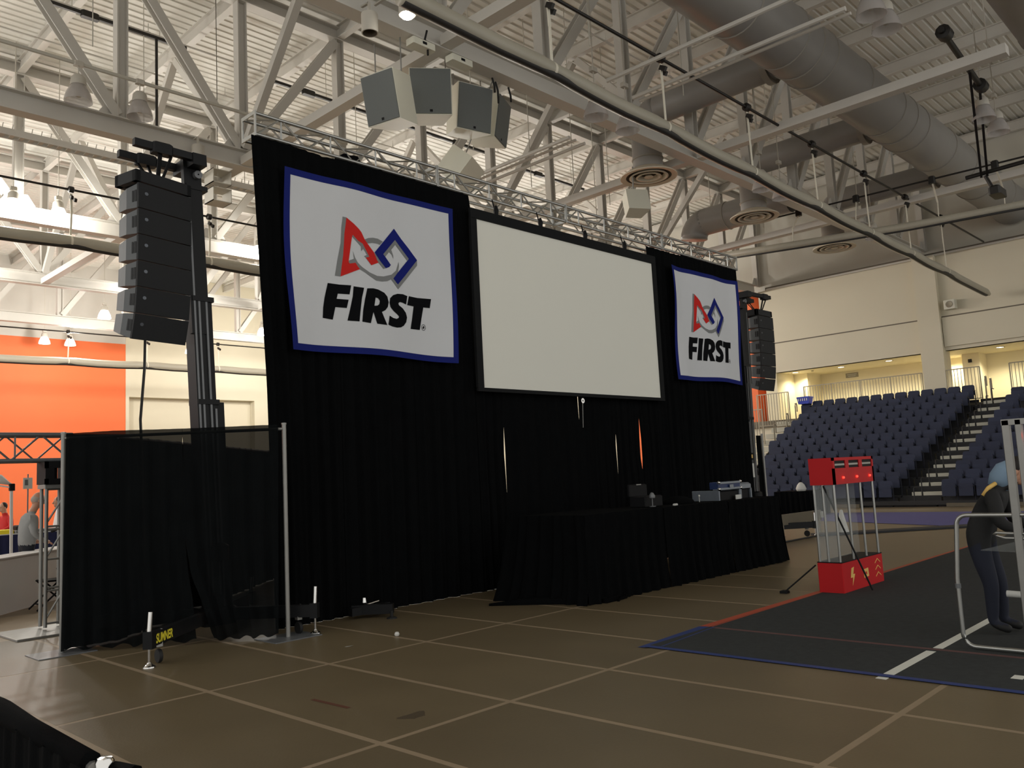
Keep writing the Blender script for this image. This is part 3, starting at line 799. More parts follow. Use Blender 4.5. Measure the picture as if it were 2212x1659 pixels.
c = lambda x: [(0, x)]
G = 'black drapes of the stage wall'
drape('stage_drape', 'leftmost tall black stage drape at the left banner edge', [(0, 5.42), (3, 5.36), (6.2, 5.2)], c(6.50), 0.004, 6.22, seed=1, group=G, top=[(0, 0.0), (0.25, 0.02), (0.8, -0.03), (1, -0.02)])
drape('stage_drape', 'tall black stage drape behind the middle of the left banner', c(6.46), c(7.75), 0.004, 6.2, seed=2, group=G, top=[(0, 0.02), (0.12, 0.12), (0.3, 0.13), (0.36, 0.02), (1, 0.03)])
drape('stage_drape', 'tall black stage drape between left banner and screen', c(7.73), [(0, 9.02), (3, 9.02), (3.4, 9.05), (5.9, 9.06), (6.05, 8.99), (6.3, 8.98)], 0.004, 6.22, seed=3, group=G)
drape('stage_drape', 'short black drape left of the long bright slit under the screen', c(8.88), [(0, 9.56), (1.2, 9.54), (1.9, 9.518), (2.1, 9.508), (2.56, 9.535), (3.3, 9.56)], 0.004, 3.35, seed=4, group=G, folds=4)
drape('stage_drape', 'wide black drape under the left half of the screen', [(0, 9.52), (1.2, 9.53), (1.9, 9.536), (2.1, 9.54), (2.56, 9.53), (3.3, 9.52)], [(0, 11.47), (2.4, 11.46), (2.6, 11.435), (2.75, 11.428), (3.0, 11.42), (3.3, 11.42)], 0.004, 3.35, seed=5, group=G, folds=7)
drape('stage_drape', 'black drape right of the ring under the screen middle', [(0, 11.40), (2.4, 11.42), (2.6, 11.434), (2.75, 11.436), (3.0, 11.435), (3.3, 11.43)], [(0, 12.50), (1.4, 12.475), (2.2, 12.45), (2.46, 12.47), (3.3, 12.50)], 0.004, 3.35, seed=6, group=G, folds=5)
drape('stage_drape', 'black drape between the two short slits under the screen', [(0, 12.45), (1.5, 12.465), (2.2, 12.475), (2.46, 12.462), (3.3, 12.45)], [(0, 13.28), (1.6, 13.26), (1.95, 13.205), (2.3, 13.208), (2.78, 13.235), (3.3, 13.26)], 0.004, 3.35, seed=7, group=G, folds=4)
drape('stage_drape', 'black drape right of the orange wedge slit', [(0, 13.20), (1.6, 13.23), (1.95, 13.26), (2.3, 13.258), (2.78, 13.225), (3.3, 13.20)], c(13.98), 0.004, 3.35, seed=8, group=G, folds=4)
drape('stage_drape', 'tall black stage drape between screen and right banner', [(0, 13.92), (3.2, 13.9), (6.2, 13.87)], c(15.15), 0.004, 6.2, seed=9, group=G)
drape('stage_drape', 'tall black stage drape behind the middle of the right banner', c(15.13), c(16.35), 0.004, 6.22, seed=10, group=G)
drape('stage_drape', 'rightmost tall black stage drape beside the right mast', c(16.33), [(0, 17.5), (3, 17.5), (6.2, 17.48)], 0.004, 6.24, seed=11, group=G)

# ------------------------------------------------------------------ projection screen
t = thing('projection_screen', 'large blank white projection screen in a black frame', 'projection screen', (11.43, 9.27, 3.04))
obj('screen_surface', MB().box(9.0, 13.83, 9.272, 9.28, 3.1, 5.8), 'screen_white', t)
obj('frame_top', MB().cbox(8.87, 13.95, 9.245, 9.30, 5.8, 5.96, 0.008), 'screen_border', t)
obj('frame_bottom', MB().cbox(8.87, 13.95, 9.245, 9.30, 3.04, 3.1, 0.008), 'screen_border', t)
obj('frame_side', MB().box(8.87, 9.0, 9.25, 9.30, 3.1, 5.8), 'screen_border', t)
obj('frame_side', MB().box(13.83, 13.95, 9.25, 9.30, 3.1, 5.8), 'screen_border', t)
for x in (9.5, 10.58, 11.8, 13.0):
    obj('hanging_strap', MB().tube((x, 9.3, 5.95), (x, 9.38, 6.24), 0.012, 6).lathe((x, 9.30, 5.96), [(0.0, 0), (0.035, 0.01), (0.045, 0.08), (0.02, 0.16), (0.0, 0.17)], 8), 'dark_plastic', t)
obj('pull_ring', MB().lathe((11.4, 9.27, 2.97), [(0.018, -0.01), (0.045, -0.01), (0.045, 0.01), (0.018, 0.01)], 12, 'y'), 'chrome', t, smooth=True)
obj('pull_cord', MB().tube((11.4, 9.27, 2.93), (11.41, 9.3, 2.5), 0.006, 6), 'alu_dull', t)

# ------------------------------------------------------------------ banners
LOGO = {
    'grey0': [(-0.578,0.687),(-0.521,0.684),(-0.537,0.575),(-0.558,0.451),(-0.570,0.287),(-0.584,0.145),(-0.614,-0.034),(-0.632,-0.155),(-0.714,-0.153),(-0.672,0.061),(-0.615,0.315),(-0.601,0.528)],
    'red': [(-0.521,0.684),(-0.399,0.611),(-0.322,0.554),(-0.286,0.514),(-0.238,0.422),(-0.181,0.359),(-0.082,0.260),(-0.034,0.152),(-0.009,0.127),(-0.139,0.068),(-0.231,0.161),(-0.170,0.185),(-0.274,0.354),(-0.349,0.388),(-0.426,0.453),(-0.439,0.422),(-0.460,0.313),(-0.503,0.063),(-0.486,0.041),(-0.394,0.065),(-0.362,0.020),(-0.329,-0.017),(-0.507,-0.099),(-0.632,-0.155),(-0.614,-0.034),(-0.584,0.145),(-0.570,0.287),(-0.558,0.451),(-0.537,0.575)],
    'grey1': [(-0.435,0.427),(-0.426,0.453),(-0.349,0.388),(-0.274,0.354),(-0.226,0.280),(-0.170,0.185),(-0.229,0.160),(-0.260,0.180),(-0.206,0.205),(-0.267,0.286),(-0.296,0.242),(-0.299,0.311),(-0.342,0.347)],
    'grey2': [(-0.499,0.081),(-0.417,0.118),(-0.431,0.225),(-0.400,0.138),(-0.360,0.074),(-0.287,0.014),(-0.171,-0.041),(-0.043,-0.071),(0.071,-0.061),(0.224,-0.010),(0.317,0.066),(0.372,0.207),(0.373,0.140),(0.353,0.049),(0.258,-0.060),(0.292,-0.100),(0.340,-0.134),(0.489,0.024),(0.716,0.286),(0.714,0.206),(0.525,-0.009),(0.343,-0.204),(0.216,-0.081),(0.139,-0.117),(0.042,-0.139),(-0.063,-0.140),(-0.172,-0.091),(-0.256,-0.049),(-0.329,-0.017),(-0.362,0.020),(-0.394,0.065),(-0.486,0.041),(-0.503,0.063)],
    'grey3': [(-0.238,0.422),(-0.169,0.455),(-0.090,0.474),(-0.003,0.477),(0.088,0.452),(0.028,0.395),(-0.015,0.402),(-0.102,0.397),(-0.185,0.373)],
    'grey4': [(0.319,0.521),(0.451,0.391),(0.562,0.285),(0.532,0.250),(0.321,0.451),(0.240,0.360),(0.273,0.280),(0.269,0.229),(0.250,0.284),(0.198,0.320),(0.119,0.234),(0.083,0.266)],
    'grey5': [(-0.073,0.262),(0.010,0.166),(0.121,0.068),(0.076,0.051),(-0.009,0.127),(-0.050,0.193)],
    'blue': [(0.308,0.687),(0.431,0.559),(0.564,0.439),(0.716,0.286),(0.489,0.024),(0.340,-0.134),(0.258,-0.060),(0.353,0.049),(0.557,0.273),(0.562,0.285),(0.451,0.391),(0.319,0.521),(0.083,0.266),(0.123,0.231),(0.219,0.132),(0.184,0.094),(0.121,0.068),(0.010,0.166),(-0.073,0.265),(0.111,0.467)],
    'F': [(-0.826,-0.265),(-0.655,-0.269),(-0.473,-0.261),(-0.503,-0.389),(-0.681,-0.395),(-0.701,-0.467),(-0.520,-0.465),(-0.552,-0.581),(-0.725,-0.582),(-0.772,-0.756),(-0.925,-0.743),(-0.911,-0.603),(-0.883,-0.466)],
    'I': [(-0.436,-0.270),(-0.276,-0.272),(-0.315,-0.441),(-0.340,-0.597),(-0.363,-0.751),(-0.548,-0.753),(-0.492,-0.556),(-0.454,-0.406)],
    'R': [(-0.223,-0.273),(-0.123,-0.260),(-0.034,-0.266),(0.074,-0.297),(0.127,-0.343),(0.149,-0.424),(0.130,-0.494),(0.082,-0.548),(0.017,-0.581),(0.107,-0.758),(-0.072,-0.758),(-0.132,-0.597),(-0.180,-0.761),(-0.318,-0.751),(-0.300,-0.600),(-0.267,-0.435)],
    'Rh': [(-0.086,-0.386),(-0.039,-0.393),(-0.013,-0.428),(-0.024,-0.474),(-0.057,-0.498),(-0.111,-0.507)],
    'S': [(0.514,-0.279),(0.486,-0.408),(0.424,-0.392),(0.367,-0.389),(0.336,-0.409),(0.342,-0.436),(0.420,-0.476),(0.475,-0.532),(0.496,-0.598),(0.478,-0.669),(0.428,-0.727),(0.370,-0.759),(0.294,-0.773),(0.201,-0.768),(0.128,-0.749),(0.159,-0.616),(0.225,-0.641),(0.290,-0.646),(0.330,-0.627),(0.339,-0.603),(0.302,-0.577),(0.230,-0.535),(0.181,-0.488),(0.165,-0.429),(0.181,-0.359),(0.239,-0.307),(0.325,-0.274),(0.430,-0.264)],
    'T': [(0.543,-0.276),(0.701,-0.280),(0.958,-0.264),(0.932,-0.404),(0.813,-0.407),(0.775,-0.585),(0.740,-0.752),(0.561,-0.757),(0.597,-0.596),(0.630,-0.416),(0.507,-0.413)],
    'reg': [(0.815,-0.663),(0.848,-0.703),(0.811,-0.751),(0.778,-0.709)],
}


def clip_mesh(outer, holes, step, fn):
    """triangulate, slice into small pieces so the print follows the folds of the cloth, and lift with fn"""
    polys = [[Vector((a, b, 0)) for a, b in outer]] + [[Vector((a, b, 0)) for a, b in h] for h in holes]
    flat = [p for q in polys for p in q]
    bm = bmesh.new()
    vs = [bm.verts.new((p.x, 0, p.y)) for p in flat]
    for tri in tessellate_polygon(polys):
        try:
            bm.faces.new([vs[i] for i in tri])
        except ValueError:
            pass
    xs = [p.x for p in flat]
    zs = [p.y for p in flat]
    for lo, hi, nv, ax in ((min(xs), max(xs), (1, 0, 0), 0), (min(zs), max(zs), (0, 0, 1), 2)):
        k = math.floor(lo / step) * step
        while k < hi:
            k += step
            co = [0, 0, 0]
            co[ax] = k
            bmesh.ops.bisect_plane(bm, geom=bm.verts[:] + bm.edges[:] + bm.faces[:], plane_co=co, plane_no=nv, dist=1e-5)
    bmesh.ops.triangulate(bm, faces=bm.faces[:])
    bm.verts.index_update()
    mb = MB()
    mb.add([fn(v.co.x, v.co.z) for v in bm.verts], [tuple(v.index for v in f.verts) for f in bm.faces])
    bm.free()
    return mb


def banner(lab, cx, cz, w, h, seed, sag, wav):
    y0 = 9.28
    rnd = random.Random(seed)
    ph = [rnd.uniform(0, 6.28) for _ in range(5)]

    def fn(a, b, off=0.0):
        u, v = a / (w / 2), b / (h / 2)
        x = cx + a * (1 + 0.012 * v * sag) + 0.018 * wav * math.sin(2.6 * v + ph[0]) * (u if abs(u) > 0.2 else 0.2)
        z = cz + b - 0.02 * wav * math.cos(u * 3 + ph[1]) * (1 - v) * 0.3 + 0.004 * wav * math.sin(9 * u + ph[3]) * max(0, v)
        y = y0 - 0.02 * wav * math.sin(5.2 * u + ph[2] + 0.8 * v) * (1.15 - 0.4 * v) - 0.03 * wav * max(0, abs(u) - 0.75) * 4 * math.sin(2.5 * v + ph[4]) - off
        return Vector((x, y, z))
    t = thing('banner', lab, 'banner', (cx, y0, cz - h / 2), 'printed banners on the stage drape')
    nx, nz = 56, 46
    bw = 0.088

    def grid(a0, a1, b0, b1, off, nx, nz):
        mb = MB()
        q = nx + 1
        vs = [fn(a0 + (a1 - a0) * i / nx, b0 + (b1 - b0) * j / nz, off) for j in range(nz + 1) for i in range(q)]
        fs = [(j * q + i, j * q + i + 1, (j + 1) * q + i + 1, (j + 1) * q + i) for j in range(nz) for i in range(nx)]
        return mb.add(vs, fs)
    obj('cloth', grid(-w / 2 + bw, w / 2 - bw, -h / 2 + bw, h / 2 - bw, 0.0, nx, nz), 'banner_white', t, smooth='all')
    e = 0.003
    obj('border', grid(-w / 2, w / 2, h / 2 - bw, h / 2, e, nx, 3), 'banner_blue', t, smooth='all', label='blue top border')
    obj('border', grid(-w / 2, w / 2, -h / 2, -h / 2 + bw, e, nx, 3), 'banner_blue', t, smooth='all', label='blue bottom border')
    obj('border', grid(-w / 2, -w / 2 + bw, -h / 2 + bw, h / 2 - bw, e, 3, nz), 'banner_blue', t, smooth='all', label='blue left border')
    obj('border', grid(w / 2 - bw, w / 2, -h / 2 + bw, h / 2 - bw, e, 3, nz), 'banner_blue', t, smooth='all', label='blue right border')
    sx, sz = w / 2.89, h / 2.40
    # the emblem
    em = obj('emblem', clip_mesh([(a * sx, b * sz) for a, b in LOGO['grey2']], [], 0.08, lambda a, b: fn(a, b, 0.005)), 'logo_grey', t, smooth='all', label='grey, red and blue linked emblem')
    for k in ('grey0', 'grey1', 'grey3', 'grey4', 'grey5'):
        obj('emblem_shade', clip_mesh([(a * sx, b * sz) for a, b in LOGO[k]], [], 0.08, lambda a, b: fn(a, b, 0.005)), 'logo_grey', em, smooth='all')
    obj('emblem_triangle', clip_mesh([(a * sx, b * sz) for a, b in LOGO['red']], [], 0.08, lambda a, b: fn(a, b, 0.006)), 'logo_red', em, smooth='all', label='red open triangle')
    obj('emblem_square', clip_mesh([(a * sx, b * sz) for a, b in LOGO['blue']], [], 0.08, lambda a, b: fn(a, b, 0.0065)), 'logo_blue', em, smooth='all', label='blue open square')
    wd = obj('lettering', clip_mesh([(a * sx, b * sz) for a, b in LOGO['F']], [], 0.08, lambda a, b: fn(a, b, 0.005)), 'logo_black', t, smooth='all', label='black heavy lettering')
    for k in 'IRST':
        obj('letter', clip_mesh([(a * sx, b * sz) for a, b in LOGO[k]], [[(a * sx, b * sz) for a, b in LOGO['Rh']]] if k == 'R' else [], 0.08, lambda a, b: fn(a, b, 0.005)), 'logo_black', wd, smooth='all')
    # the small ringed R
    mb = MB()
    n = 20
    vs = [fn((0.813 + r * math.cos(2 * PI * i / n)) * sx, (-0.707 + 1.15 * r * math.sin(2 * PI * i / n)) * sz, 0.005) for r in (0.034, 0.040) for i in range(n)]
    mb.add(vs, [(i, (i + 1) % n, n + (i + 1) % n, n + i) for i in range(n)])
    obj('registered_ring', mb, 'logo_black', wd)
    rs = lambda p: ((0.813 + (p[0] + 0.085) * 0.075) * sx, (-0.707 + (p[1] + 0.51) * 0.075) * sz)
    obj('registered_letter', clip_mesh([rs(p) for p in LOGO['R']], [[rs(p) for p in LOGO['Rh']]], 0.08, lambda a, b: fn(a, b, 0.005)), 'logo_black', wd)


banner('white banner with blue border left of the screen, larger in view', 7.055, 4.657, 2.89, 2.40, 3, 1.0, 1.0)
banner('white banner with blue border right of the screen, smaller in view', 15.87, 4.70, 2.72, 2.37, 9, 0.0, 1.25)


# ------------------------------------------------------------------ lift masts with line arrays
def text_mb(s, size, fn, offset=0.0, shear=0.0):
    cu = bpy.data.curves.new('t', 'FONT')
    cu.body = s
    cu.size = size
    cu.offset = offset
    cu.shear = shear
    o = bpy.data.objects.new('t', cu)
    C.objects.link(o)
    dg = bpy.context.evaluated_depsgraph_get()
    me = bpy.data.meshes.new_from_object(o.evaluated_get(dg))
    mb = MB()
    mb.add([fn(v.co.x, v.co.y) for v in me.vertices], [tuple(p.vertices) for p in me.polygons])
    bpy.data.objects.remove(o)
    bpy.data.curves.remove(cu)
    bpy.data.meshes.remove(me)
    return mb


def lift(side, mx, my, lean, feet, lab, alab):
    """side -1: forks reach towards -x, +1: towards +x"""
    s = side
    t = thing('lift_mast', lab, 'lift mast', (mx, my, 0), 'black lift masts')
    L = lambda x, y, z: Vector((mx + x + lean * max(0, z - 1.0), my + y, z))

    def col(x0, x1, y0, y1, z0, z1):
        mb = MB()
        mb.add([L(a, b, z) for z in (z0, z1) for a, b in ((x0, y0), (x1, y0), (x1, y1), (x0, y1))], [(3, 2, 1, 0), (4, 5, 6, 7), (0, 1, 5, 4), (1, 2, 6, 5), (2, 3, 7, 6), (3, 0, 4, 7)])
        return mb
    # nested aluminium profiles, each set further over
    obj('base_column', col(-0.02 if s < 0 else -0.2, 0.2 if s < 0 else 0.02, -0.09, 0.09, 0.22, 2.78), 'mast_black', t)
    obj('middle_column', col(-0.1, 0.11, -0.1, 0.1, 0.35, 4.05), 'mast_black', t)
    obj('inner_column', col(-0.13 if s < 0 else 0.0, 0.0 if s < 0 else 0.13, -0.11, 0.11, 0.5, 5.42), 'mast_black', t)
    obj('upper_column', col(-0.16 if s < 0 else -0.06, 0.06 if s < 0 else 0.16, -0.115, -0.04, 3.6, 5.75), 'mast_black', t)
    for k, (a, z0, z1) in enumerate(((-0.105, 0.5, 5.3), (-0.055, 0.5, 4.0), (0.035, 0.5, 4.0), (0.085, 0.3, 2.7))):
        obj('groove_strip', col(a - 0.012 if s < 0 else -a - 0.012, a + 0.012 if s < 0 else -a + 0.012, -0.116, -0.1, z0, z1), 'mast_grey', t)
    for z in (2.75, 4.0, 5.38):
        obj('column_cap', col(-0.14, 0.13, -0.125, 0.125, z, z + 0.06), 'mast_black', t)
    obj('head', col(-0.12, 0.05, -0.3, 0.26, 5.63, 5.77), 'mast_black', t)
    cl = 0.48 if s < 0 else 0.77
    obj('pulley', MB().lathe(L(0.0, -0.13, 5.56), [(0.01, -0.04), (0.05, -0.04), (0.05, 0.03), (0.01, 0.03)], 14, 'y'), 'mast_grey', t, smooth=True)
    # forks
    for y in (-0.25, 0.2):
        f = obj('fork', MB().bar(L(0.0, y, 5.72), L(s * (0.80 if s < 0 else 1.05), y, 5.74), 0.075, 0.085), 'mast_black', t)
        obj('fork_clamp', MB().cbox(mx + s * cl - 0.12 + lean * 4.7, mx + s * cl + 0.12 + lean * 4.7, my + y - 0.06, my + y + 0.06, 5.66, 5.80, 0.02), 'mast_black', f)
    # outrigger legs
    for k, (fx, fy) in enumerate(feet):
        p0, p1 = Vector((mx, my, 0.27)), Vector((fx, fy, 0.27))
        d = (p1 - p0).normalized()
        leg = obj('outrigger', MB().bar(p0, p1 - d * 0.02, 0.075, 0.14), 'mast_black', t)
        obj('end_block', MB().bar(p1 - d * 0.05, p1 + d * 0.04, 0.095, 0.17), 'mast_black', leg)
        obj('jack_handle', MB().tube(p1 + Vector((0, 0, 0.06)), p1 + Vector((0.02, 0.01, 0.27)), 0.024, 10), 'chrome', leg, smooth=True)
        obj('jack_screw', MB().tube((fx, fy, 0.03), (fx, fy, 0.22), 0.013, 8), 'chrome', leg, smooth=True)
        obj('jack_foot', MB().lathe((fx, fy, 0.004), [(0.0, 0.0), (0.062, 0.0), (0.06, 0.012), (0.028, 0.032), (0.02, 0.05), (0.0, 0.05)], 16), 'chrome', leg, smooth=True)
        q = p1 - d * 0.2
        n = Vector((-d.y, d.x, 0))
        obj('caster', MB().lathe((q.x, q.y, 0.078), [(0.0, -0.018), (0.066, -0.018), (0.072, 0.0), (0.066, 0.018), (0.0, 0.018)], 16, 'x'), 'rubber', leg, smooth=True)
        obj('caster_fork', MB().bar(q + Vector((0.028, 0, 0.075)), q + Vector((0.028, 0, -0.05)) + Vector((0, 0, 0.24 - 0.27)), 0.006, 0.03).box(q.x - 0.03, q.x + 0.03, q.y - 0.03, q.y + 0.03, 0.17, 0.21), 'alu', leg)
    obj('base_plate', MB().cbox(mx - 0.2, mx + 0.2, my - 0.2, my + 0.2, 0.16, 0.36, 0.02), 'mast_black', t)
    # winch cable down the mast
    obj('winch', MB().cbox(mx - 0.09, mx + 0.09, my - 0.25, my - 0.1, 0.9, 1.1, 0.03), 'mast_black', t)
    # ---- line array
    ax0, ax1 = (mx - 1.06, mx - 0.35) if s < 0 else (mx + 0.60, mx + 1.32)
    yf = my - 0.25
    a = thing('line_array', alab, 'line array', ((ax0 + ax1) / 2, yf + 0.22, 3.55), 'line arrays')
    obj('rigging_frame', MB().cbox(ax0 - 0.02, ax1 + 0.02, yf + 0.02, yf + 0.1, 5.27, 5.41, 0.01).cbox(ax0 - 0.02, ax1 + 0.02, yf + 0.34, yf + 0.42, 5.27, 5.41, 0.01).cbox(ax0 - 0.02, ax0 + 0.05, yf + 0.02, yf + 0.42, 5.27, 5.41, 0.01).cbox(ax1 - 0.05, ax1 + 0.02, yf + 0.02, yf + 0.42, 5.27, 5.41, 0.01), 'array_front', a)
    for y in (-0.25, 0.2):
        xx = mx + s * cl + lean * 4.7
        obj('sling', MB().bar((xx - 0.07, my + y, 5.68), (xx - 0.03, my + 0.0 if y > 0 else my - 0.15, 5.41), 0.05, 0.015).bar((xx + 0.08, my + y, 5.68), (xx + 0.03, my + 0.0 if y > 0 else my - 0.15, 5.41), 0.03, 0.015), 'dark_plastic', a)
    obj('shackle', MB().lathe((mx + s * cl + lean * 4.7, my - 0.02, 5.43), [(0.02, -0.015), (0.045, -0.015), (0.045, 0.015), (0.02, 0.015)], 12, 'y'), 'mast_grey', a, smooth=True)
    H = 0.302
    z = 5.25
    y = yf
    tilt = 0.0
    w = ax1 - ax0
    for k in range(6):
        tilt += (0, 0.012, 0.014, 0.025, 0.06, 0.13)[k]
        ct, st = math.cos(tilt), math.sin(tilt)
        P = lambda a_, b_, c_, y=y, z=z, ct=ct, st=st: Vector((ax0 + a_, y + b_ * ct + (H - c_ * 1.0 if False else -(c_)) * -st * -1, z + c_ * ct - b_ * st * 0.6))
        # local: a across, b to the back, c measured downwards (negative)
        def PT(a_, b_, c_, y=y, z=z, ct=ct, st=st):
            return Vector((ax0 + a_, y + b_ * ct - c_ * st, z + c_ * ct + b_ * st))
        cabm = MB()
        g = 0.006
        pl = [(0.012, 0.02), (w - 0.012, 0.02), (w - 0.012, 0.24), (w - 0.07, 0.46), (0.07, 0.46), (0.012, 0.24)]
        tp = 0.045
        vs = []
        for c_, kk in ((-g, 0), (-H + g, 1)):
            for q, (a_, b_) in enumerate(pl):
                sh = tp * (b_ / 0.46)
                vs.append(PT(a_, b_, c_ + (-sh if kk == 0 else sh)))
        cabm.add(vs, [(0, 1, 2, 3, 4, 5), (11, 10, 9, 8, 7, 6)] + [(i, 6 + i, 6 + (i + 1) % 6, (i + 1) % 6) for i in range(6)])
        cab = obj('cabinet', cabm, 'array_side', a)
        gm = MB()
        vs = [PT(a_, b_, c_) for b_ in (0.0, 0.03) for a_, c_ in ((0.0, -g), (w, -g), (w, -H + g), (0.0, -H + g))]
        gm.add(vs, [(0, 1, 2, 3), (7, 6, 5, 4), (0, 4, 5, 1), (1, 5, 6, 2), (2, 6, 7, 3), (3, 7, 4, 0)])
        obj('grille', gm, 'array_front', cab)
        bx = 0.1
        bd = MB()
        n = 12
        vs = [PT(bx + 0.024 * math.cos(2 * PI * i / n), -0.004, -H * 0.4 + 0.02 * math.sin(2 * PI * i / n)) for i in range(n)]
        bd.add(vs, [tuple(range(n))])
        obj('badge', bd, 'badge', cab)
        for aa in (0.0105, w - 0.0105):
            pk = MB()
            sg = -1 if aa < 0.1 else 1
            for (b0, b1) in ((0.045, 0.085), (0.1, 0.13)):
                vs = [PT(aa + sg * 0.004, b_, c_) for b_, c_ in ((b0, -0.08), (b1, -0.08), (b1, -H + 0.09), (b0, -H + 0.09))]
                pk.add(vs, [(0, 1, 2, 3)])
            obj('rigging_pocket', pk, 'array_pocket', cab)
        y, z = PT(0, 0, -H).y, PT(0, 0, -H).z
    if s < 0:
        a.rotation_euler.z = math.radians(13)
    return t, a, (ax0, ax1)


T1, A1, ar = lift(-1, 4.76, 9.66, -0.048, [(3.57, 8.62), (5.53, 8.70), (3.5, 10.75), (5.75, 10.6)], 'black lift mast left of the stage with yellow lettering on its leg', 'black six-box line array hanging at the left of the stage')
lift(1, 17.74, 9.62, 0.04, [(16.7, 8.65), (18.8, 8.65), (18.8, 10.6), (16.7, 10.55)], 'black lift mast right of the stage beside the seats', 'black six-box line array hanging at the right of the stage')
# yellow lettering on the left outrigger, facing the camera
p1 = Vector((3.57, 8.62, 0.27))
d = (Vector((4.76, 9.66, 0.27)) - p1).normalized()
n = Vector((d.y, -d.x, 0))
leg1 = [o for o in T1.children if o.name.startswith('outrigger')][0] if T1.children else None
o = obj('leg_lettering', text_mb('SUMNER', 0.125, lambda a, b: p1 + d * (0.065 + a * 0.76) + n * 0.0392 + Vector((0, 0, -0.045 + b)), 0.004, 0.1), 'sign_yellow', T1, label='yellow block lettering')
# (the mast head carries no light of its own)
# cables below the left array
for k, (x, y) in enumerate(((4.02, 9.8), (4.07, 9.9))):
    obj('speaker_cable', MB().path([(x, y, 3.75), (x + 0.02, y + 0.08, 3.2), (x + 0.02, y + 0.2, 2.6), (x + 0.08, y + 0.3, 2.1), (x + 0.1, y + 0.3, 1.2), (x + 0.1, y + 0.3, 0.02)], 0.012, 6), 'cable', label='black speaker cable dropping from the left line array, %s one' % ('left', 'right')[k], cat='cable', group='speaker cables')
t = thing('warning_placard', 'yellow and white placard fixed to the right mast', 'placard', (17.5, 9.5, 1.35))
obj('warning_label', MB().box(17.6, 17.76, 9.49, 9.52, 1.82, 1.98), 'dark_plastic', t)
obj('warning_symbol', MB().box(17.645, 17.715, 9.485, 9.49, 1.86, 1.94), 'decal_yellow', t)
obj('data_sheet', MB().box(17.6, 17.75, 9.49, 9.505, 1.42, 1.74), 'paper', t)

# ------------------------------------------------------------------ pipe and drape booth on the left
A0, A1v = Vector((5.22, 8.78, 0)), Vector((3.32, 10.36, 0))
dr = (A1v - A0).normalized()
nr = Vector((dr.y, -dr.x, 0))


def upright(lab, p, h, r=0.025, plate=0.3):
    t = thing('drape_upright', lab, 'drape pole', p, 'drape poles')
    obj('pole', MB().tube((p[0], p[1], 0.012), (p[0], p[1], h), r, 12).lathe((p[0], p[1], h), [(r, -0.02), (r * 1.2, -0.02), (r * 1.2, 0.0), (0, 0.004)], 12), 'alu_dull', t, smooth=True)
    obj('base_plate', MB().cbox(p[0] - plate, p[0] + plate, p[1] - plate * 0.8, p[1] + plate * 0.8, 0.004, 0.014, 0.003), 'mast_grey', t)
    return t


upright('silver drape pole right of the left booth drape', (5.22, 8.78, 0), 2.47)
upright('silver drape pole at the left end of the booth drape', (3.32, 10.36, 0), 2.47)
t = thing('drape_crossbar', 'drape pipe across the top of the left booth', 'pipe', ((A0 + A1v) / 2).to_tuple()[:2] + (2.4,))
obj('pipe', MB().tube(A0 + Vector((0, 0, 2.40)), A1v + Vector((0, 0, 2.40)), 0.018, 10), 'alu_dull', t, smooth=True)
Lb = (A1v - A0).length
mp = lambda s, off: tuple((A0 + dr * s - nr * 0.052 - nr * off)[:2])
drape('booth_drape', 'sheer black booth drape with parted lower edge beside the silver pole', [(0, 0.10), (2.3, 0.06)], [(0, 0.80), (0.5, 0.95), (0.75, 1.05), (1.2, 1.125), (2.0, 1.135), (2.25, 1.135), (2.42, 1.145)], 0.03, 2.45, amp=0.035, folds=5, seed=21, group='booth drapes', m='drape_sheer', ydir=mp, hem=0.05)
drape('booth_drape', 'sheer black booth drape left of the parting', [(0, 1.0), (0.5, 1.04), (0.75, 1.08), (1.2, 1.125), (2.0, 1.135), (2.25, 1.143), (2.42, 1.14)], [(0, 2.46), (2.42, 2.42)], 0.03, 2.45, amp=0.035, folds=7, seed=22, group='booth drapes', m='drape_sheer', ydir=mp, hem=0.06, top=[(0, 0), (0.6, 0.01), (1, 0.0)])
# a second drape line runs away behind the booth
B0, B1 = Vector((3.98, 10.5, 0)), Vector((9.2, 15.35, 0))
db = (B1 - B0).normalized()
nb2 = Vector((db.y, -db.x, 0))
mp2 = lambda s, off: tuple((B0 + db * s + nb2 * off)[:2])
drape('booth_drape', 'long black drape line running away behind the left booth', c(0.0), c((B1 - B0).length), 0.02, 2.44, amp=0.05, folds=26, seed=24, group='booth drapes', m='drape_black', ydir=mp2, nx=220, nz=10)
drape('booth_drape', 'short black drape return behind the left silver pole', c(3.36), c(4.02), 0.02, 2.46, y=10.52, amp=0.03, folds=4, seed=25, group='booth drapes', nx=40, nz=10)
t = thing('drape_crossbar', 'drape pipe of the rear drape line behind the left booth', 'pipe', (6.6, 12.9, 2.42))
obj('pipe', MB().tube(B0 + Vector((0, 0, 2.42)), B1 + Vector((0, 0, 2.42)), 0.018, 10), 'alu_dull', t, smooth=True)
# rods of the right booth beyond the mast
upright('thin silver drape pole at the right of the stage before the seats', (18.25, 9.5, 0), 2.42)
drape('booth_drape', 'narrow black booth drape beside the right mast', c(18.0), c(18.23), 0.02, 2.38, y=9.52, amp=0.03, folds=2, seed=23, group='booth drapes')

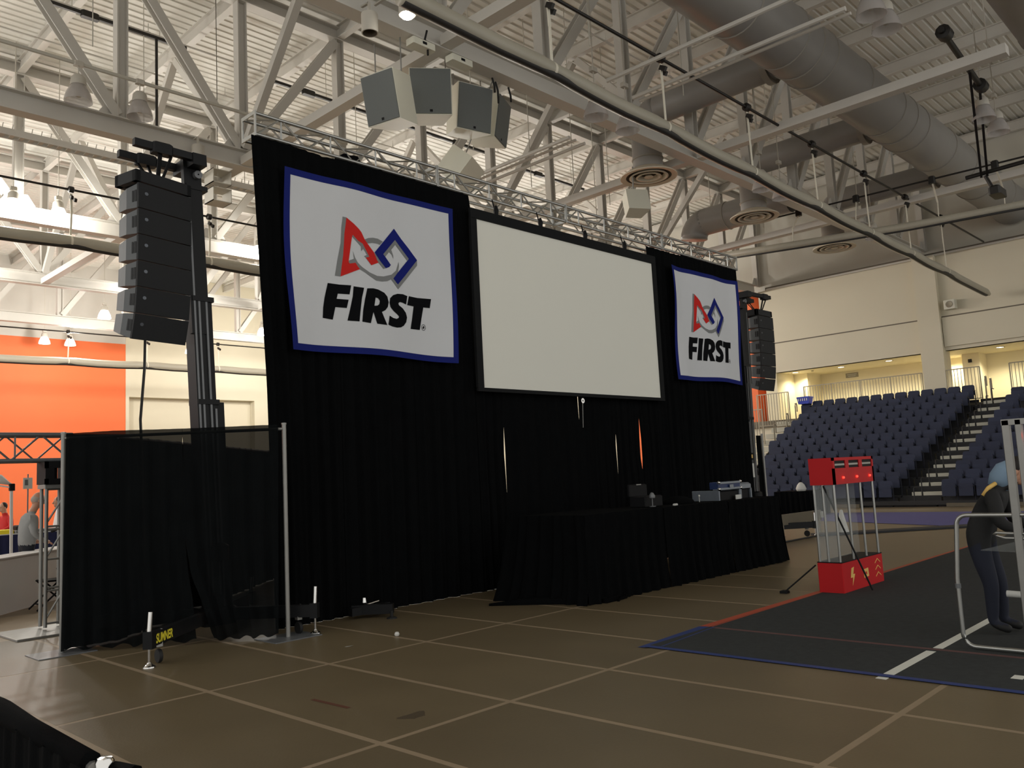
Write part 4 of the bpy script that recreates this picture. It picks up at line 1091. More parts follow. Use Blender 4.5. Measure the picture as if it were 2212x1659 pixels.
# ------------------------------------------------------------------ skirted tables
def skirt_table(lab, x0, x1, y0, y1, h, seed, group, tl, drop=True):
    t = thing('skirted_table', lab, 'table', ((x0 + x1) / 2, (y0 + y1) / 2, 0), group)
    obj('table_top', MB().cbox(x0, x1, y0, y1, h - 0.03, h, 0.01), 'drape_skirt', t)
    for a, b in ((x0 + 0.08, y0 + 0.1), (x1 - 0.08, y0 + 0.1), (x0 + 0.08, y1 - 0.1), (x1 - 0.08, y1 - 0.1)):
        obj('leg', MB().tube((a, b, 0.004), (a, b, h - 0.03), 0.02, 8), 'mast_grey', t)
    return t


TH = 1.15
G2 = 'black skirted tables before the stage'
t1 = skirt_table('black skirted table at the front left, below the screen', 8.62, 10.42, 7.12, 8.3, TH, 1, G2, 'left')
t2 = skirt_table('black skirted table in the middle, below the screen', 10.44, 12.24, 7.10, 8.1, TH - 0.01, 2, G2, 'mid')
t3 = skirt_table('black skirted table on the right, carrying the silver case', 12.26, 13.98, 7.08, 8.1, TH - 0.02, 3, G2, 'right')
drape('skirt', None, [(0, 8.55), (1.2, 8.62)], c(10.43), 0.006, TH + 0.004, y=7.09, amp=0.045, folds=9, seed=31, m='drape_skirt', parent=t1, flare=0.05, nx=90)
drape('skirt', None, c(10.43), c(12.25), 0.006, TH - 0.005, y=7.07, amp=0.045, folds=9, seed=32, m='drape_skirt', parent=t2, flare=0.05, nx=90)
drape('skirt', None, c(12.25), [(0, 14.08), (0.4, 14.0), (1.2, 13.97)], 0.006, TH - 0.015, y=7.05, amp=0.045, folds=8, seed=33, m='drape_skirt', parent=t3, flare=0.05, nx=90)
endm = lambda x0: (lambda s, off: (x0 + off, s))
drape('skirt', None, [(0, 8.55), (1.2, 8.34)], [(0, 7.02), (1.2, 7.10)], 0.006, TH + 0.004, amp=0.05, folds=6, seed=34, m='drape_skirt', parent=t1, ydir=lambda s, off: (8.60 - 0.28 * max(0.0, (s - 7.4)) * 0.6 + off, s), nx=60, flare=0.12)
drape('skirt', None, [(0, 7.0), (1.2, 7.06)], [(0, 8.2), (1.2, 8.1)], 0.006, TH - 0.015, amp=0.05, folds=5, seed=35, m='drape_skirt', parent=t3, ydir=lambda s, off: (14.0 - off, s), nx=60, flare=0.10)
# hems lying on the floor
obj('hem_puddle', MB().path([(8.9, 7.02, 0.02), (8.6, 7.35, 0.022), (8.35, 7.8, 0.02), (7.95, 8.28, 0.015)], [0.05, 0.07, 0.08, 0.02], 8), 'drape_skirt', t1, smooth='all')
obj('hem_puddle', MB().path([(8.8, 7.0, 0.015), (9.3, 7.02, 0.02), (9.0, 6.92, 0.012)], [0.05, 0.05, 0.02], 8), 'drape_skirt', t1, smooth='all')
# things on the tables
t = thing('equipment_case', 'dark equipment case on the middle skirted table', 'case', (10.8, 7.75, TH))
obj('case_body', MB().cbox(10.58, 11.05, 7.5, 7.8, TH, TH + 0.16, 0.015), 'dark_plastic', t)
obj('case_lid', MB().cbox(10.58, 11.05, 7.78, 7.84, TH + 0.16, TH + 0.34, 0.015), 'dark_plastic', t)
obj('case_handle', MB().bar((10.75, 7.77, TH + 0.335), (10.87, 7.77, TH + 0.335), 0.01, 0.015), 'alu_dull', t)
t = thing('desk_lamp', 'small dull metal lamp standing before the dark case', 'lamp', (10.62, 7.42, TH))
obj('foot', MB().lathe((10.62, 7.4, TH), [(0, 0), (0.05, 0), (0.05, 0.01), (0, 0.015)], 12), 'mast_grey', t)
obj('stem', MB().tube((10.62, 7.4, TH), (10.62, 7.4, TH + 0.16), 0.008, 8), 'mast_grey', t)
obj('shade', MB().lathe((10.62, 7.4, TH + 0.13), [(0.045, 0), (0.05, 0.03), (0.02, 0.08), (0, 0.085)], 12), 'mast_grey', t, smooth=True)
obj('white_stapler', MB().cbox(11.06, 11.16, 7.3, 7.34, TH - 0.01, TH + 0.018, 0.008), 'paper', label='small white object beside the dark case', cat='stapler')
obj('dark_cloth_bundle', MB().lathe((11.62, 7.6, TH - 0.012), [(0.0, 0.13), (0.12, 0.115), (0.24, 0.06), (0.28, 0.0), (0, 0)], 18), 'drape_skirt', label='rounded dark cloth bundle between the two cases', cat='bundle', smooth='all')
t = thing('flight_case', 'silver flight case with blue panels open on the right table', 'case', (13.1, 7.7, TH))
zc = TH - 0.02
obj('case_body', MB().cbox(12.62, 13.3, 7.45, 7.95, zc, zc + 0.15, 0.01), 'dark_plastic', t)
obj('case_lid', MB().cbox(12.6, 13.32, 7.42, 7.6, zc + 0.19, zc + 0.31, 0.01), 'case_blue', t)
for z in (zc + 0.19, zc + 0.29):
    obj('edge_rail', MB().cbox(12.58, 13.34, 7.40, 7.44, z - 0.012, z + 0.022, 0.006), 'case_alu', t)
for x in (12.6, 13.32):
    for z in (zc + 0.19, zc + 0.3):
        obj('corner_ball', MB().lathe((x, 7.41, z), [(0.0, -0.03), (0.026, -0.015), (0.026, 0.015), (0, 0.03)], 10), 'chrome', t, smooth='all')
obj('latch', MB().cbox(12.92, 13.04, 7.385, 7.4, zc + 0.2, zc + 0.26, 0.004), 'case_alu', t)
obj('case_side', MB().cbox(12.6, 12.63, 7.42, 7.95, zc, zc + 0.17, 0.005).cbox(13.29, 13.32, 7.42, 7.95, zc, zc + 0.17, 0.005), 'case_alu', t)
t = thing('rack_case', 'small silver edged rack case right of the open flight case', 'case', (13.6, 7.7, zc))
obj('rack_body', MB().cbox(13.42, 13.78, 7.5, 7.95, zc, zc + 0.16, 0.01), 'dark_plastic', t)
obj('rack_lid', MB().cbox(13.4, 13.8, 7.46, 7.8, zc + 0.17, zc + 0.27, 0.03), 'case_alu', t)
for x in (13.41, 13.77):
    obj('rack_edge', MB().cbox(x - 0.01, x + 0.025, 7.46, 7.5, zc, zc + 0.17, 0.004), 'case_alu', t)
obj('white_note', MB().box(13.08, 13.26, 7.38, 7.392, zc - 0.005, zc + 0.075), 'paper', label='white note hanging below the open flight case', cat='paper')
obj('status_light', MB().lathe((12.1, 7.5, TH + 0.09), [(0, 0.02), (0.016, 0.01), (0.016, -0.01), (0, -0.02)], 10).tube((12.1, 7.5, TH - 0.012), (12.1, 7.5, TH + 0.08), 0.006, 6), 'paper', label='tiny white tipped stick on the middle skirted table', cat='stick')

# ------------------------------------------------------------------ field carpet and tape
car = obj('field_carpet', MB().box(6.82, 22.0, -4.0, 4.93, 0.003, 0.011), 'carpet', label='dark grey field carpet with taped edges on the right', cat='carpet')
obj('edge_tape', MB().box(6.79, 6.86, -4.0, 4.93, 0.0105, 0.013), 'tape_blue', car, label='blue edge tape')
obj('edge_tape', MB().add([(6.76, 4.90, 0.012), (6.9, 4.79, 0.012), (7.98, 4.87, 0.012), (7.98, 5.06, 0.004), (6.76, 5.0, 0.004)], [(0, 1, 2, 3, 4)]), 'tape_blue', car, label='blue edge tape at the corner')
obj('edge_tape', MB().add([(7.98, 4.90, 0.012), (13.0, 4.92, 0.012), (18, 4.92, 0.012), (18, 5.0, 0.004), (13.0, 5.02, 0.004), (7.98, 5.06, 0.004)], [(0, 1, 2, 3, 4, 5)]), 'tape_red', car, label='red edge tape')
obj('line_tape', MB().box(7.92, 7.98, -4.0, 4.86, 0.0105, 0.0125), 'tape_faint_red', car, label='faint red cross line')
obj('line_tape', MB().box(6.87, 7.86, 2.63, 2.71, 0.0105, 0.013), 'tape_white', car, label='white line')
obj('line_tape', MB().box(8.0, 9.85, 2.62, 2.70, 0.0105, 0.013), 'tape_white', car, label='white line')
obj('line_tape', MB().box(6.73, 6.79, 2.64, 2.72, 0.003, 0.006), 'tape_white', car, label='white line end')
obj('line_tape', MB().box(7.2, 7.32, 1.82, 1.90, 0.0105, 0.013), 'tape_white', car, label='short white mark')
# marks and scraps on the boards
obj('tape_strip', MB().add([(3.80, 6.08, 0.0045), (3.84, 6.08, 0.0045), (3.86, 5.6, 0.0045), (3.82, 5.6, 0.0045)], [(0, 1, 2, 3)]), 'red_mark', label='short dark red tape strip on the front floor boards', cat='tape')
sp = [(3.99 + 0.13 * math.cos(a) * (0.8 + 0.3 * math.sin(3 * a)), 5.0 + 0.12 * math.sin(a) * (0.8 + 0.3 * math.cos(2 * a)), 0.0044) for a in [2 * PI * i / 18 for i in range(18)]]
obj('floor_stain', MB().add(sp, [tuple(range(18))]), 'scuff', label='dark smudge on the floor boards right of the tape strip', cat='stain')
obj('paper_ball', MB().lathe((5.92, 7.67, 0.003), [(0, 0), (0.022, 0.004), (0.03, 0.022), (0.02, 0.045), (0, 0.05)], 9), 'paper', label='crumpled white paper ball on the floor boards', cat='paper', smooth=True)
obj('paper_scrap', MB().add([(5.24, 7.70, 0.004), (5.33, 7.67, 0.004), (5.32, 7.64, 0.012), (5.25, 7.66, 0.006)], [(0, 1, 2, 3)]), 'paper', label='flat white scrap left of the paper ball', cat='paper')
# fallen stand at the drape foot
t = thing('monitor_wedge', 'black stand base lying at the foot of the left stage drape', 'stand', (6.7, 9.05, 0))
obj('beam', MB().bar((6.4, 9.2, 0.11), (6.75, 8.8, 0.11), 0.1, 0.12).bar((6.3, 9.1, 0.1), (6.9, 9.1, 0.1), 0.08, 0.1), 'mast_black', t)
obj('clamp', MB().lathe((6.5, 9.08, 0.17), [(0.0, 0.1), (0.03, 0.09), (0.04, 0.03), (0.02, 0.0)], 10).tube((6.55, 9.1, 0.16), (6.68, 9.0, 0.2), 0.012, 6), 'chrome', t, smooth=True)
obj('foot', MB().tube((6.66, 8.72, 0.02), (6.66, 8.72, 0.1), 0.02, 8).lathe((6.66, 8.72, 0.003), [(0, 0), (0.07, 0), (0.06, 0.015), (0, 0.03)], 12), 'rubber', t)

# ------------------------------------------------------------------ red vault tower on the field
t = thing('vault_tower', 'red vault tower with three windows on silver posts', 'field structure', (11.46, 4.8, 0.011))
vx0, vx1, vy0, vy1 = 10.72, 12.06, 4.62, 4.95
b = 0.012
obj('base_box', MB().cbox(vx0, vx1, vy0, vy1, b, 0.39, 0.008), 'vault_red', t)
tb = obj('top_box', MB().box(vx0, vx1, vy0 + 0.02, vy1, 1.39, 1.74).box(vx0, vx0 + 0.05, vy0, vy0 + 0.02, 1.39, 1.74).box(vx1 - 0.05, vx1, vy0, vy0 + 0.02, 1.39, 1.74).box(vx0, vx1, vy0, vy0 + 0.02, 1.39, 1.60).box(vx0, vx1, vy0, vy0 + 0.02, 1.70, 1.74).box(vx0 + 0.39, vx0 + 0.5, vy0, vy0 + 0.02, 1.60, 1.70).box(vx0 + 0.84, vx0 + 0.95, vy0, vy0 + 0.02, 1.60, 1.70), 'vault_red', t)
for k in range(3):
    x = vx0 + 0.055 + k * 0.443
    obj('window', MB().box(x - 0.005, x + 0.345, vy0 + 0.012, vy0 + 0.019, 1.602, 1.698), 'dark_plastic', tb)
    obj('window_lamp', MB().cbox(x + 0.02, x + 0.32, vy0 + 0.004, vy0 + 0.012, 1.635, 1.662, 0.003), 'alu', tb)
    obj('indicator_light', MB().lathe((x + 0.22, vy0 - 0.012, 1.475), [(0, -0.014), (0.013, -0.008), (0.013, 0.012), (0, 0.012)], 12, 'y'), 'led_red', tb, smooth=True)
for x, y in ((vx0 + 0.03, vy0 + 0.03), (vx0 + 0.45, vy0 + 0.03), (vx0 + 0.88, vy0 + 0.03), (vx1 - 0.03, vy0 + 0.03), (vx0 + 0.03, vy1 - 0.03), (vx0 + 0.03, vy1 - 0.15)):
    obj('post', MB().tube((x, y, 0.39), (x, y, 1.39), 0.016, 10), 'alu', t, smooth=True)
obj('clear_panel', MB().box(vx0 + 0.02, vx1 - 0.02, vy1 - 0.04, vy1 - 0.035, 0.39, 1.39), 'clear_panel', t)
obj('clear_panel', MB().box(vx0 + 0.02, vx0 + 0.025, vy0 + 0.03, vy1 - 0.03, 0.39, 1.39), 'clear_panel', t)
obj('tray_edge', MB().box(vx0, vx1, vy0, vy1, 0.389, 0.40), 'dark_plastic', t)
dec = lambda a, b_, c_: Vector((a, vy0 - 0.001 - c_, b_))
obj('bolt_decal', MB().prism([(10.99, 0.30), (11.07, 0.31), (11.03, 0.22), (11.09, 0.22), (10.99, 0.08), (11.02, 0.18), (10.95, 0.18)], dec, 0.003), 'decal_yellow', t, label='yellow lightning bolt')
obj('cube_decal', MB().prism([(11.37, 0.24), (11.53, 0.25), (11.54, 0.14), (11.38, 0.13)], dec, 0.003), 'decal_yellow', t, label='yellow square symbol')
obj('cube_mark', MB().prism([(11.43, 0.215), (11.45, 0.195), (11.47, 0.215), (11.48, 0.165), (11.455, 0.18), (11.43, 0.165)], lambda a, b_, c_: dec(a, b_, c_ + 0.003), 0.002), 'vault_red', t)
obj('arrow_down', MB().prism([(11.38, 0.12), (11.53, 0.125), (11.455, 0.085)], dec, 0.003), 'vault_red_dark', t)
for k, z in enumerate((0.29, 0.20, 0.11)):
    obj('chevron_decal', MB().prism([(11.78, z), (11.87, z + 0.05), (11.96, z), (11.96, z - 0.012), (11.87, z + 0.038), (11.78, z - 0.012)], dec, 0.003), 'decal_yellow', t)
obj('guy_bar', MB().tube((10.73, 4.78, 1.38), (11.02, 4.38, 0.03), 0.012, 8), 'dark_plastic', t, smooth=True)
obj('side_prop', MB().tube((10.7, 4.96, 0.36), (10.52, 5.32, 0.03), 0.01, 8).cbox(10.46, 10.56, 5.28, 5.38, 0.004, 0.04, 0.008), 'dark_plastic', t)

# ------------------------------------------------------------------ field wall at the right edge
t = thing('field_wall_post', 'grey aluminium field wall post with clear panel at the right edge', 'field wall', (8.1, 1.9, 0.011))
obj('post', MB().cbox(8.06, 8.12, 1.92, 1.98, 0.012, 1.97, 0.005).cbox(8.06, 8.12, 1.83, 1.88, 0.012, 1.97, 0.005), 'alu_dull', t)
obj('top_rail', MB().bar((8.09, 1.98, 1.95), (8.09, 0.6, 1.95), 0.06, 0.05), 'alu_dull', t)
obj('clear_panel', MB().box(8.085, 8.095, 0.6, 1.83, 0.1, 1.92), 'clear_panel', t)
obj('foot_rail', MB().bar((8.09, 1.99, 0.05), (8.09, 0.6, 0.05), 0.06, 0.05), 'alu_dull', t)
obj('status_lamp', MB().lathe((8.06, 1.78, 1.83), [(0, -0.012), (0.02, -0.008), (0.02, 0.01), (0, 0.012)], 12, 'x'), 'led_red', t)
t = thing('gate_hoop', 'bent silver pipe gate standing on the carpet at the right edge', 'gate', (8.1, 1.9, 0.011))
pts = [(8.1, 0.9, 1.165), (8.1, 2.34, 1.165)] + [(8.1, 2.34 + 0.09 * math.sin(a), 1.075 + 0.09 * math.cos(a)) for a in [0.26 * q for q in range(1, 7)]] + [(8.1, 2.47, 0.62), (8.1, 2.47, 0.14)] + [(8.1, 2.37 + 0.1 * math.cos(a), 0.135 - 0.1 * math.sin(a)) for a in [0.26 * q for q in range(1, 7)]] + [(8.1, 0.9, 0.03)]
obj('hoop_pipe', MB().path(pts, 0.019, 10), 'alu', t, smooth='all')
obj('hoop_joint', MB().lathe((8.1, 2.47, 0.55), [(0.019, -0.02), (0.024, -0.02), (0.024, 0.02), (0.019, 0.02)], 10), 'mast_grey', t)
obj('shelf_loop', MB().path([(8.1, 1.2, 0.96), (8.1, 2.05, 0.97), (8.1, 2.12, 0.985), (8.1, 2.14, 1.0), (8.1, 2.12, 1.015), (8.1, 2.0, 1.01), (8.1, 1.2, 1.0)], 0.012, 8), 'alu', t, smooth='all')
t = thing('return_shelf', 'clear triangular shelf fixed inside the pipe gate', 'shelf', (8.3, 2.1, 0.85))
obj('shelf_plate', MB().add([(8.15, 2.27, 0.86), (8.15, 1.3, 0.83), (8.6, 1.3, 0.92), (8.6, 1.9, 0.95), (8.15, 2.27, 0.855), (8.15, 1.3, 0.825), (8.6, 1.3, 0.915), (8.6, 1.9, 0.945)], [(0, 1, 2, 3), (7, 6, 5, 4), (0, 4, 5, 1), (1, 5, 6, 2), (2, 6, 7, 3), (3, 7, 4, 0)]), 'clear_panel', t)
obj('robot_bumper_rail', MB().tube((8.6, 2.22, 0.43), (8.6, 1.2, 0.40), 0.03, 10).tube((8.6, 2.0, 0.33), (8.6, 1.2, 0.30), 0.02, 8), 'paper', label='white pipe rail low behind the pipe gate', cat='rail', smooth=True)

# ------------------------------------------------------------------ mid floor beyond the vault
t = thing('low_guard_rail', 'low dark wooden guard rail beyond the right skirted table', 'guard rail', (19.2, 9.2, 0))
obj('rail', MB().bar((17.95, 9.1, 0.42), (19.9, 9.0, 0.42), 0.06, 0.24), 'bleacher_beam', t)
obj('rail_leg', MB().bar((18.1, 9.1, 0.0), (18.1, 9.1, 0.42), 0.05, 0.05), 'rail_metal', t)
obj('rail_leg', MB().bar((19.8, 9.0, 0.0), (19.8, 9.0, 0.42), 0.05, 0.05), 'rail_metal', t)
obj('end_block', MB().cbox(19.85, 19.98, 8.9, 9.05, 0.36, 0.5, 0.01), 'paper', t)
obj('cable_cover', MB().bar((19.0, 8.75, 0.02), (24.2, 4.2, 0.02), 0.5, 0.04), 'bleacher_dark', label='dark cable cover strip on the floor behind the vault tower', cat='cable cover')
obj('floor_cable', MB().path([(13.9, 7.9, 0.02), (15.0, 8.1, 0.02), (17, 8.6, 0.02), (19.0, 8.6, 0.02)], 0.02, 6), 'cable', label='black cable on the floor right of the skirted tables', cat='cable')
obj('court_mat', MB().add([(27.3, 16.0, 0.003), (27.6, 3.0, 0.003), (20.6, 3.0, 0.003), (21.9, 6.6, 0.003), (24.4, 12.3, 0.003), (26.0, 16.0, 0.003)], [(0, 1, 2, 3, 4, 5)]), 'mat_blue', label='purple blue strip of court flooring before the stand', cat='court flooring')
t = thing('round_skirted_table', 'small black skirted table in front of the seats', 'table', (26.9, 12.75, 0))
obj('table_top', MB().box(26.4, 27.4, 12.05, 13.45, 0.74, 0.77), 'drape_skirt', t)
drape('skirt', None, [(0, 13.5), (1, 13.45)], [(0, 12.0), (1, 12.05)], 0.006, 0.77, amp=0.05, folds=8, seed=41, m='drape_skirt', parent=t, ydir=lambda s, off: (26.38 + off, s), nx=60, nz=6)
drape('skirt', None, c(26.4), c(27.4), 0.006, 0.77, y=12.03, amp=0.04, folds=5, seed=42, m='drape_skirt', parent=t, nx=40, nz=6)
obj('white_bag', MB().lathe((26.6, 12.6, 0.77), [(0, 0), (0.14, 0.0), (0.17, 0.08), (0.12, 0.2), (0.05, 0.28), (0, 0.29)], 10), 'paper', label='crumpled white bag on the small black table', cat='bag', smooth='all')
obj('white_cone', MB().lathe((19.6, 8.35, 0.0), [(0.2, 0), (0.2, 0.02), (0.14, 0.03), (0.03, 0.55), (0, 0.56)], 14), 'paper', label='small pale cone seen through the vault tower', cat='cone', smooth=True)

# =================================================================== THE SEATING STAND
NR = 13
rowX = lambda r: 30.72 + 0.59 * r
rowZ = lambda r: 0.05 + 0.302 * r
aisleL = lambda r: 11.12 - 1.07 * r / 12      # right edge of the left block
aisleR = lambda r: 9.62 - 0.97 * r / 12       # left edge of the right block
t = thing('seating_stand', 'stepped dark seating stand under the navy seats', 'seating stand', (34, 12, 0))
for r in range(NR):
    x0, x1 = rowX(r) - 0.30, rowX(r) + 0.29
    z = rowZ(r)
    obj('tier', MB().box(x0, x1, aisleL(r), 17.75, z - 0.07, z).box(x1 - 0.02, x1, aisleL(r), 17.75, z, z + 0.24), 'bleacher_dark', t)
    obj('tier', MB().box(x0, x1, 5.0, aisleR(r), z - 0.07, z).box(x1 - 0.02, x1, 5.0, aisleR(r), z, z + 0.24), 'bleacher_dark', t)
obj('front_beam', MB().box(30.3, 30.42, 5.0, 17.75, 0.06, 0.2), 'bleacher_dark', t)
obj('front_board', MB().box(30.2, 30.3, 5.0, 9.3, 0.0, 0.12), 'bleacher_beam', t)
obj('front_board', MB().box(30.2, 30.3, 12.2, 17.7, 0.0, 0.12), 'bleacher_beam', t)
obj('end_frame', MB().prism([(30.4, 0.0), (38.1, 0.0), (38.1, 3.7), (37.6, 3.7), (30.4, 0.1)], lambda a, b, c_: Vector((a, 17.76 + c_, b)), 0.05), 'bleacher_dark', t)
# aisle steps
st = thing('aisle_stairs', 'pale aisle steps climbing between the two seat blocks', 'stairs', (34, 10.0, 0))
for r in range(NR):
    z = rowZ(r)
    x0 = rowX(r) - 0.3
    obj('step', MB().box(x0, x0 + 0.59, aisleR(r) + 0.06, aisleL(r) - 0.06, z - 0.05, z), 'bleacher_dark', st)
    obj('riser', MB().box(x0 + 0.57, x0 + 0.59, aisleR(r) + 0.06, aisleL(r) - 0.06, z, z + 0.25), 'bleacher_dark', st)
    obj('step_block', MB().cbox(x0 + 0.0, x0 + 0.3, aisleR(r) + 0.08, aisleR(r) + 0.72, z, z + 0.12, 0.01), 'step_pale', st)
    obj('step_block', MB().cbox(x0 + 0.0, x0 + 0.3, aisleR(r) + 0.78, aisleR(r) + 1.10, z, z + 0.12, 0.01), 'step_pale', st)
hr = thing('aisle_handrail', 'dark handrails down the middle of the aisle steps', 'handrail', (34, 10.2, 0))
for r in range(0, NR, 1):
    y = aisleR(r) + 0.76
    obj('handrail_loop', MB().path([(rowX(r) - 0.25, y, rowZ(r)), (rowX(r) - 0.25, y, rowZ(r) + 0.55), (rowX(r) - 0.2, y, rowZ(r) + 0.6), (rowX(r) + 0.05, y, rowZ(r) + 0.6)], 0.02, 6), 'bleacher_dark', hr)

# one seat: flipped-up pan in front of an upright back, armrests
def seat_proto(x, y, z):
    s = thing('stadium_seat', 'x', 'seat', (x, y, z), 'navy folding stadium seats')
    w = 0.235
    bk = MB()
    # back shell, slightly reclined with rounded upper corners
    pr = [(-w, 0.42), (w, 0.42), (w, 0.78), (w - 0.03, 0.835), (w - 0.08, 0.85), (-w + 0.08, 0.85), (-w + 0.03, 0.835), (-w, 0.78)]
    bk.prism(pr, lambda a, b, c_: Vector((x + 0.02 + 0.12 * (b - 0.42) + c_, y + a, z + b)), 0.05)
    obj('seat_back', bk, 'seat_navy', s)
    pn = MB()
    pr = [(-w + 0.02, 0.28), (w - 0.02, 0.28), (w - 0.015, 0.66), (w - 0.04, 0.70), (-w + 0.04, 0.70), (-w + 0.015, 0.66)]
    pn.prism(pr, lambda a, b, c_: Vector((x - 0.09 + 0.10 * (b - 0.28) + c_, y + a, z + b)), 0.06)
    obj('seat_pan', pn, 'seat_navy', s)
    ar = MB().box(x - 0.2, x + 0.06, y - w - 0.032, y - w - 0.004, z + 0.58, z + 0.62).box(x - 0.02, x + 0.04, y - w - 0.03, y - w - 0.006, z, z + 0.58)
    obj('armrest', ar, 'seat_dark', s)
    return s


proto = None
for r in range(NR):
    X = rowX(r)
    yl = min(17.6, 16.05 + (X - 30.6) * 0.46)
    nl = int((17.6 - aisleL(r)) / 0.535)
    for k in range(nl):
        y = aisleL(r) + 0.3 + 0.535 * k
        if y > yl:
            continue
        lab = 'navy seat of the left block, %s row up, %s seat from the aisle' % (ORD[r + 1], ORD[k + 1])
        if proto is None:
            proto = seat_proto(X, y, rowZ(r))
            proto['label'] = lab
            CH[proto.name] = [o for o in C.objects if o.parent == proto]
        else:
            d = Vector((X, y, rowZ(r))) - wloc(proto)
            cc = proto.copy()
            C.objects.link(cc)
            cc.location = proto.location + d
            cc['label'] = lab
            for ch in CH[proto.name]:
                q = ch.copy()
                C.objects.link(q)
                q.parent = cc
    for k in range(6):
        y = aisleR(r) - 0.3 - 0.535 * k
        if y < 7.0 + (X - 30.6) * 0.18 + 0.1:
            break
        d = Vector((X, y, rowZ(r))) - wloc(proto)
        cc = proto.copy()
        C.objects.link(cc)
        cc.location = proto.location + d
        cc['label'] = 'navy seat of the right block, %s row up, %s seat from the aisle' % (ORD[r + 1], ORD[k + 1])
        for ch in CH[proto.name]:
            q = ch.copy()
            C.objects.link(q)
            q.parent = cc

# blue laundry basket on the top row
t = thing('laundry_basket', 'bright blue plastic basket on the top left corner of the seats', 'basket', (37.7, 17.3, 4.45))
obj('rim', MB().cbox(37.5, 38.0, 17.0, 17.62, 4.70, 4.76, 0.02), 'basket_blue', t)
obj('body', MB().add([(37.55, 17.06, 4.42), (37.95, 17.06, 4.42), (37.95, 17.56, 4.42), (37.55, 17.56, 4.42), (37.52, 17.02, 4.7), (37.98, 17.02, 4.7), (37.98, 17.6, 4.7), (37.52, 17.6, 4.7)], [(3, 2, 1, 0), (0, 1, 5, 4), (1, 2, 6, 5), (2, 3, 7, 6), (3, 0, 4, 7)]), 'basket_blue', t)
for k in range(5):
    obj('slot', MB().box(37.505, 37.52, 17.10 + 0.1 * k, 17.14 + 0.1 * k, 4.56, 4.68), 'white_cloth', t)

# concourse railing
def railing(lab, y0, y1, x=38.25, z0=3.85, z1=5.28):
    t = thing('concourse_railing', lab, 'railing', (x, (y0 + y1) / 2, z0), 'concourse railings')
    obj('top_rail', MB().bar((x, y0, z1), (x, y1, z1), 0.04, 0.04), 'rail_metal', t)
    obj('bottom_rail', MB().bar((x, y0, z0 + 0.12), (x, y1, z0 + 0.12), 0.03, 0.03), 'rail_metal', t)
    n = max(1, round(abs(y1 - y0) / 1.35))
    for k in range(n + 1):
        y = y0 + (y1 - y0) * k / n
        obj('rail_post', MB().bar((x, y, z0), (x, y, z1), 0.04, 0.04), 'rail_metal', t)
    mb = MB()
    m = int(abs(y1 - y0) / 0.125)
    for k in range(m):
        y = y0 + (y1 - y0) * (k + 0.5) / m
        mb.bar((x, y, z0 + 0.12), (x, y, z1), 0.026, 0.02)
    obj('balusters', mb, 'rail_metal', t, kind='stuff')
railing('concourse railing behind the top seats, left of the column', 12.2, 17.55)
railing('concourse railing right of the column, before the aisle top', 9.95, 11.25)
railing('concourse railing cropped by the right edge of the photo', 6.5, 8.85)
railing('railing over the left stairs beside the right line array', 17.7, 19.3, 36.9, 3.4, 5.0)
railing('lower railing over the left stairs, behind the right mast', 18.2, 19.8, 35.2, 2.6, 4.2)
for k, (x, y, z) in enumerate(((38.1, 9.75, 3.85), (37.6, 9.45, 3.7), (36.6, 17.75, 3.0), (35.6, 17.9, 2.5), (37.6, 17.75, 3.5))):
    obj('rail_end_loop', MB().path([(x, y, z), (x, y, z + 0.85), (x + 0.03, y, z + 0.98), (x + 0.14, y, z + 1.0), (x + 0.17, y, z + 0.9), (x + 0.16, y, z + 0.6)], 0.03, 8), 'rail_metal', label=('looped handrail end at the head of the aisle, right one', 'looped handrail end at the head of the aisle, left one', 'looped handrail end on the left stairs, middle one', 'looped handrail end on the left stairs, lowest one', 'looped handrail end on the left stairs, top one')[k], cat='handrail', group='looped handrail ends')
t = thing('side_stairs', 'pale side stairs left of the seat block', 'stairs', (36, 18.3, 0))
for r in range(5, NR):
    obj('step', MB().box(rowX(r) - 0.3, rowX(r) + 0.3, 17.85, 18.7, rowZ(r) - 0.2, rowZ(r) + 0.02), 'step_pale', t)

# concourse downlights, sign, wall speaker
for k, (x, y) in enumerate(((39.43, 18.45), (39.65, 16.25), (39.6, 14.0), (39.9, 9.5))):
    t = thing('downlight', 'lit round downlight in the concourse soffit, %s from the left' % ORD[k + 1], 'downlight', (x, y, 6.13), 'concourse downlights')
    obj('trim_ring', MB().lathe((x, y, 6.135), [(0.14, 0.015), (0.19, 0.015), (0.19, 0.0), (0.14, 0.0)], 18), 'lamp_cap', t)
    obj('lens', MB().lathe((x, y, 6.14), [(0.0, 0.0), (0.14, 0.0), (0.14, 0.01), (0, 0.01)], 18), 'downlight', t)
for (x, y, e) in ((39.8, 18.2, 30), (39.9, 16.25, 45), (39.9, 14.0, 45), (40.4, 9.6, 45), (41.3, 11.9, 30), (40.5, 7.0, 45)):
    ld = bpy.data.lights.new('downlight_light', 'SPOT')
    ld.energy = e * 6.5
    ld.spot_size = math.radians(150)
    ld.spot_blend = 0.6
    ld.color = (1.0, 0.9, 0.66)
    ld.shadow_soft_size = 0.1
    lo = bpy.data.objects.new('downlight_light', ld)
    C.objects.link(lo)
    lo.location = (x, y, 6.1)
t = thing('direction_sign', 'small grey direction sign on the concourse wall', 'sign', (41.95, 16.7, 5.8))
obj('sign_board', MB().box(41.96, 42.0, 16.38, 17.0, 5.82, 6.05), 'rail_metal', t)
obj('sign_print', MB().box(41.953, 41.96, 16.45, 16.93, 5.96, 5.99).box(41.953, 41.96, 16.5, 16.88, 5.88, 5.91), 'paper', t)
obj('wall_plate', MB().cbox(40.85, 40.9, 10.9, 11.05, 5.75, 5.9, 0.01), 'bleacher_dark', label='small dark box high on the concourse pier', cat='wall box')
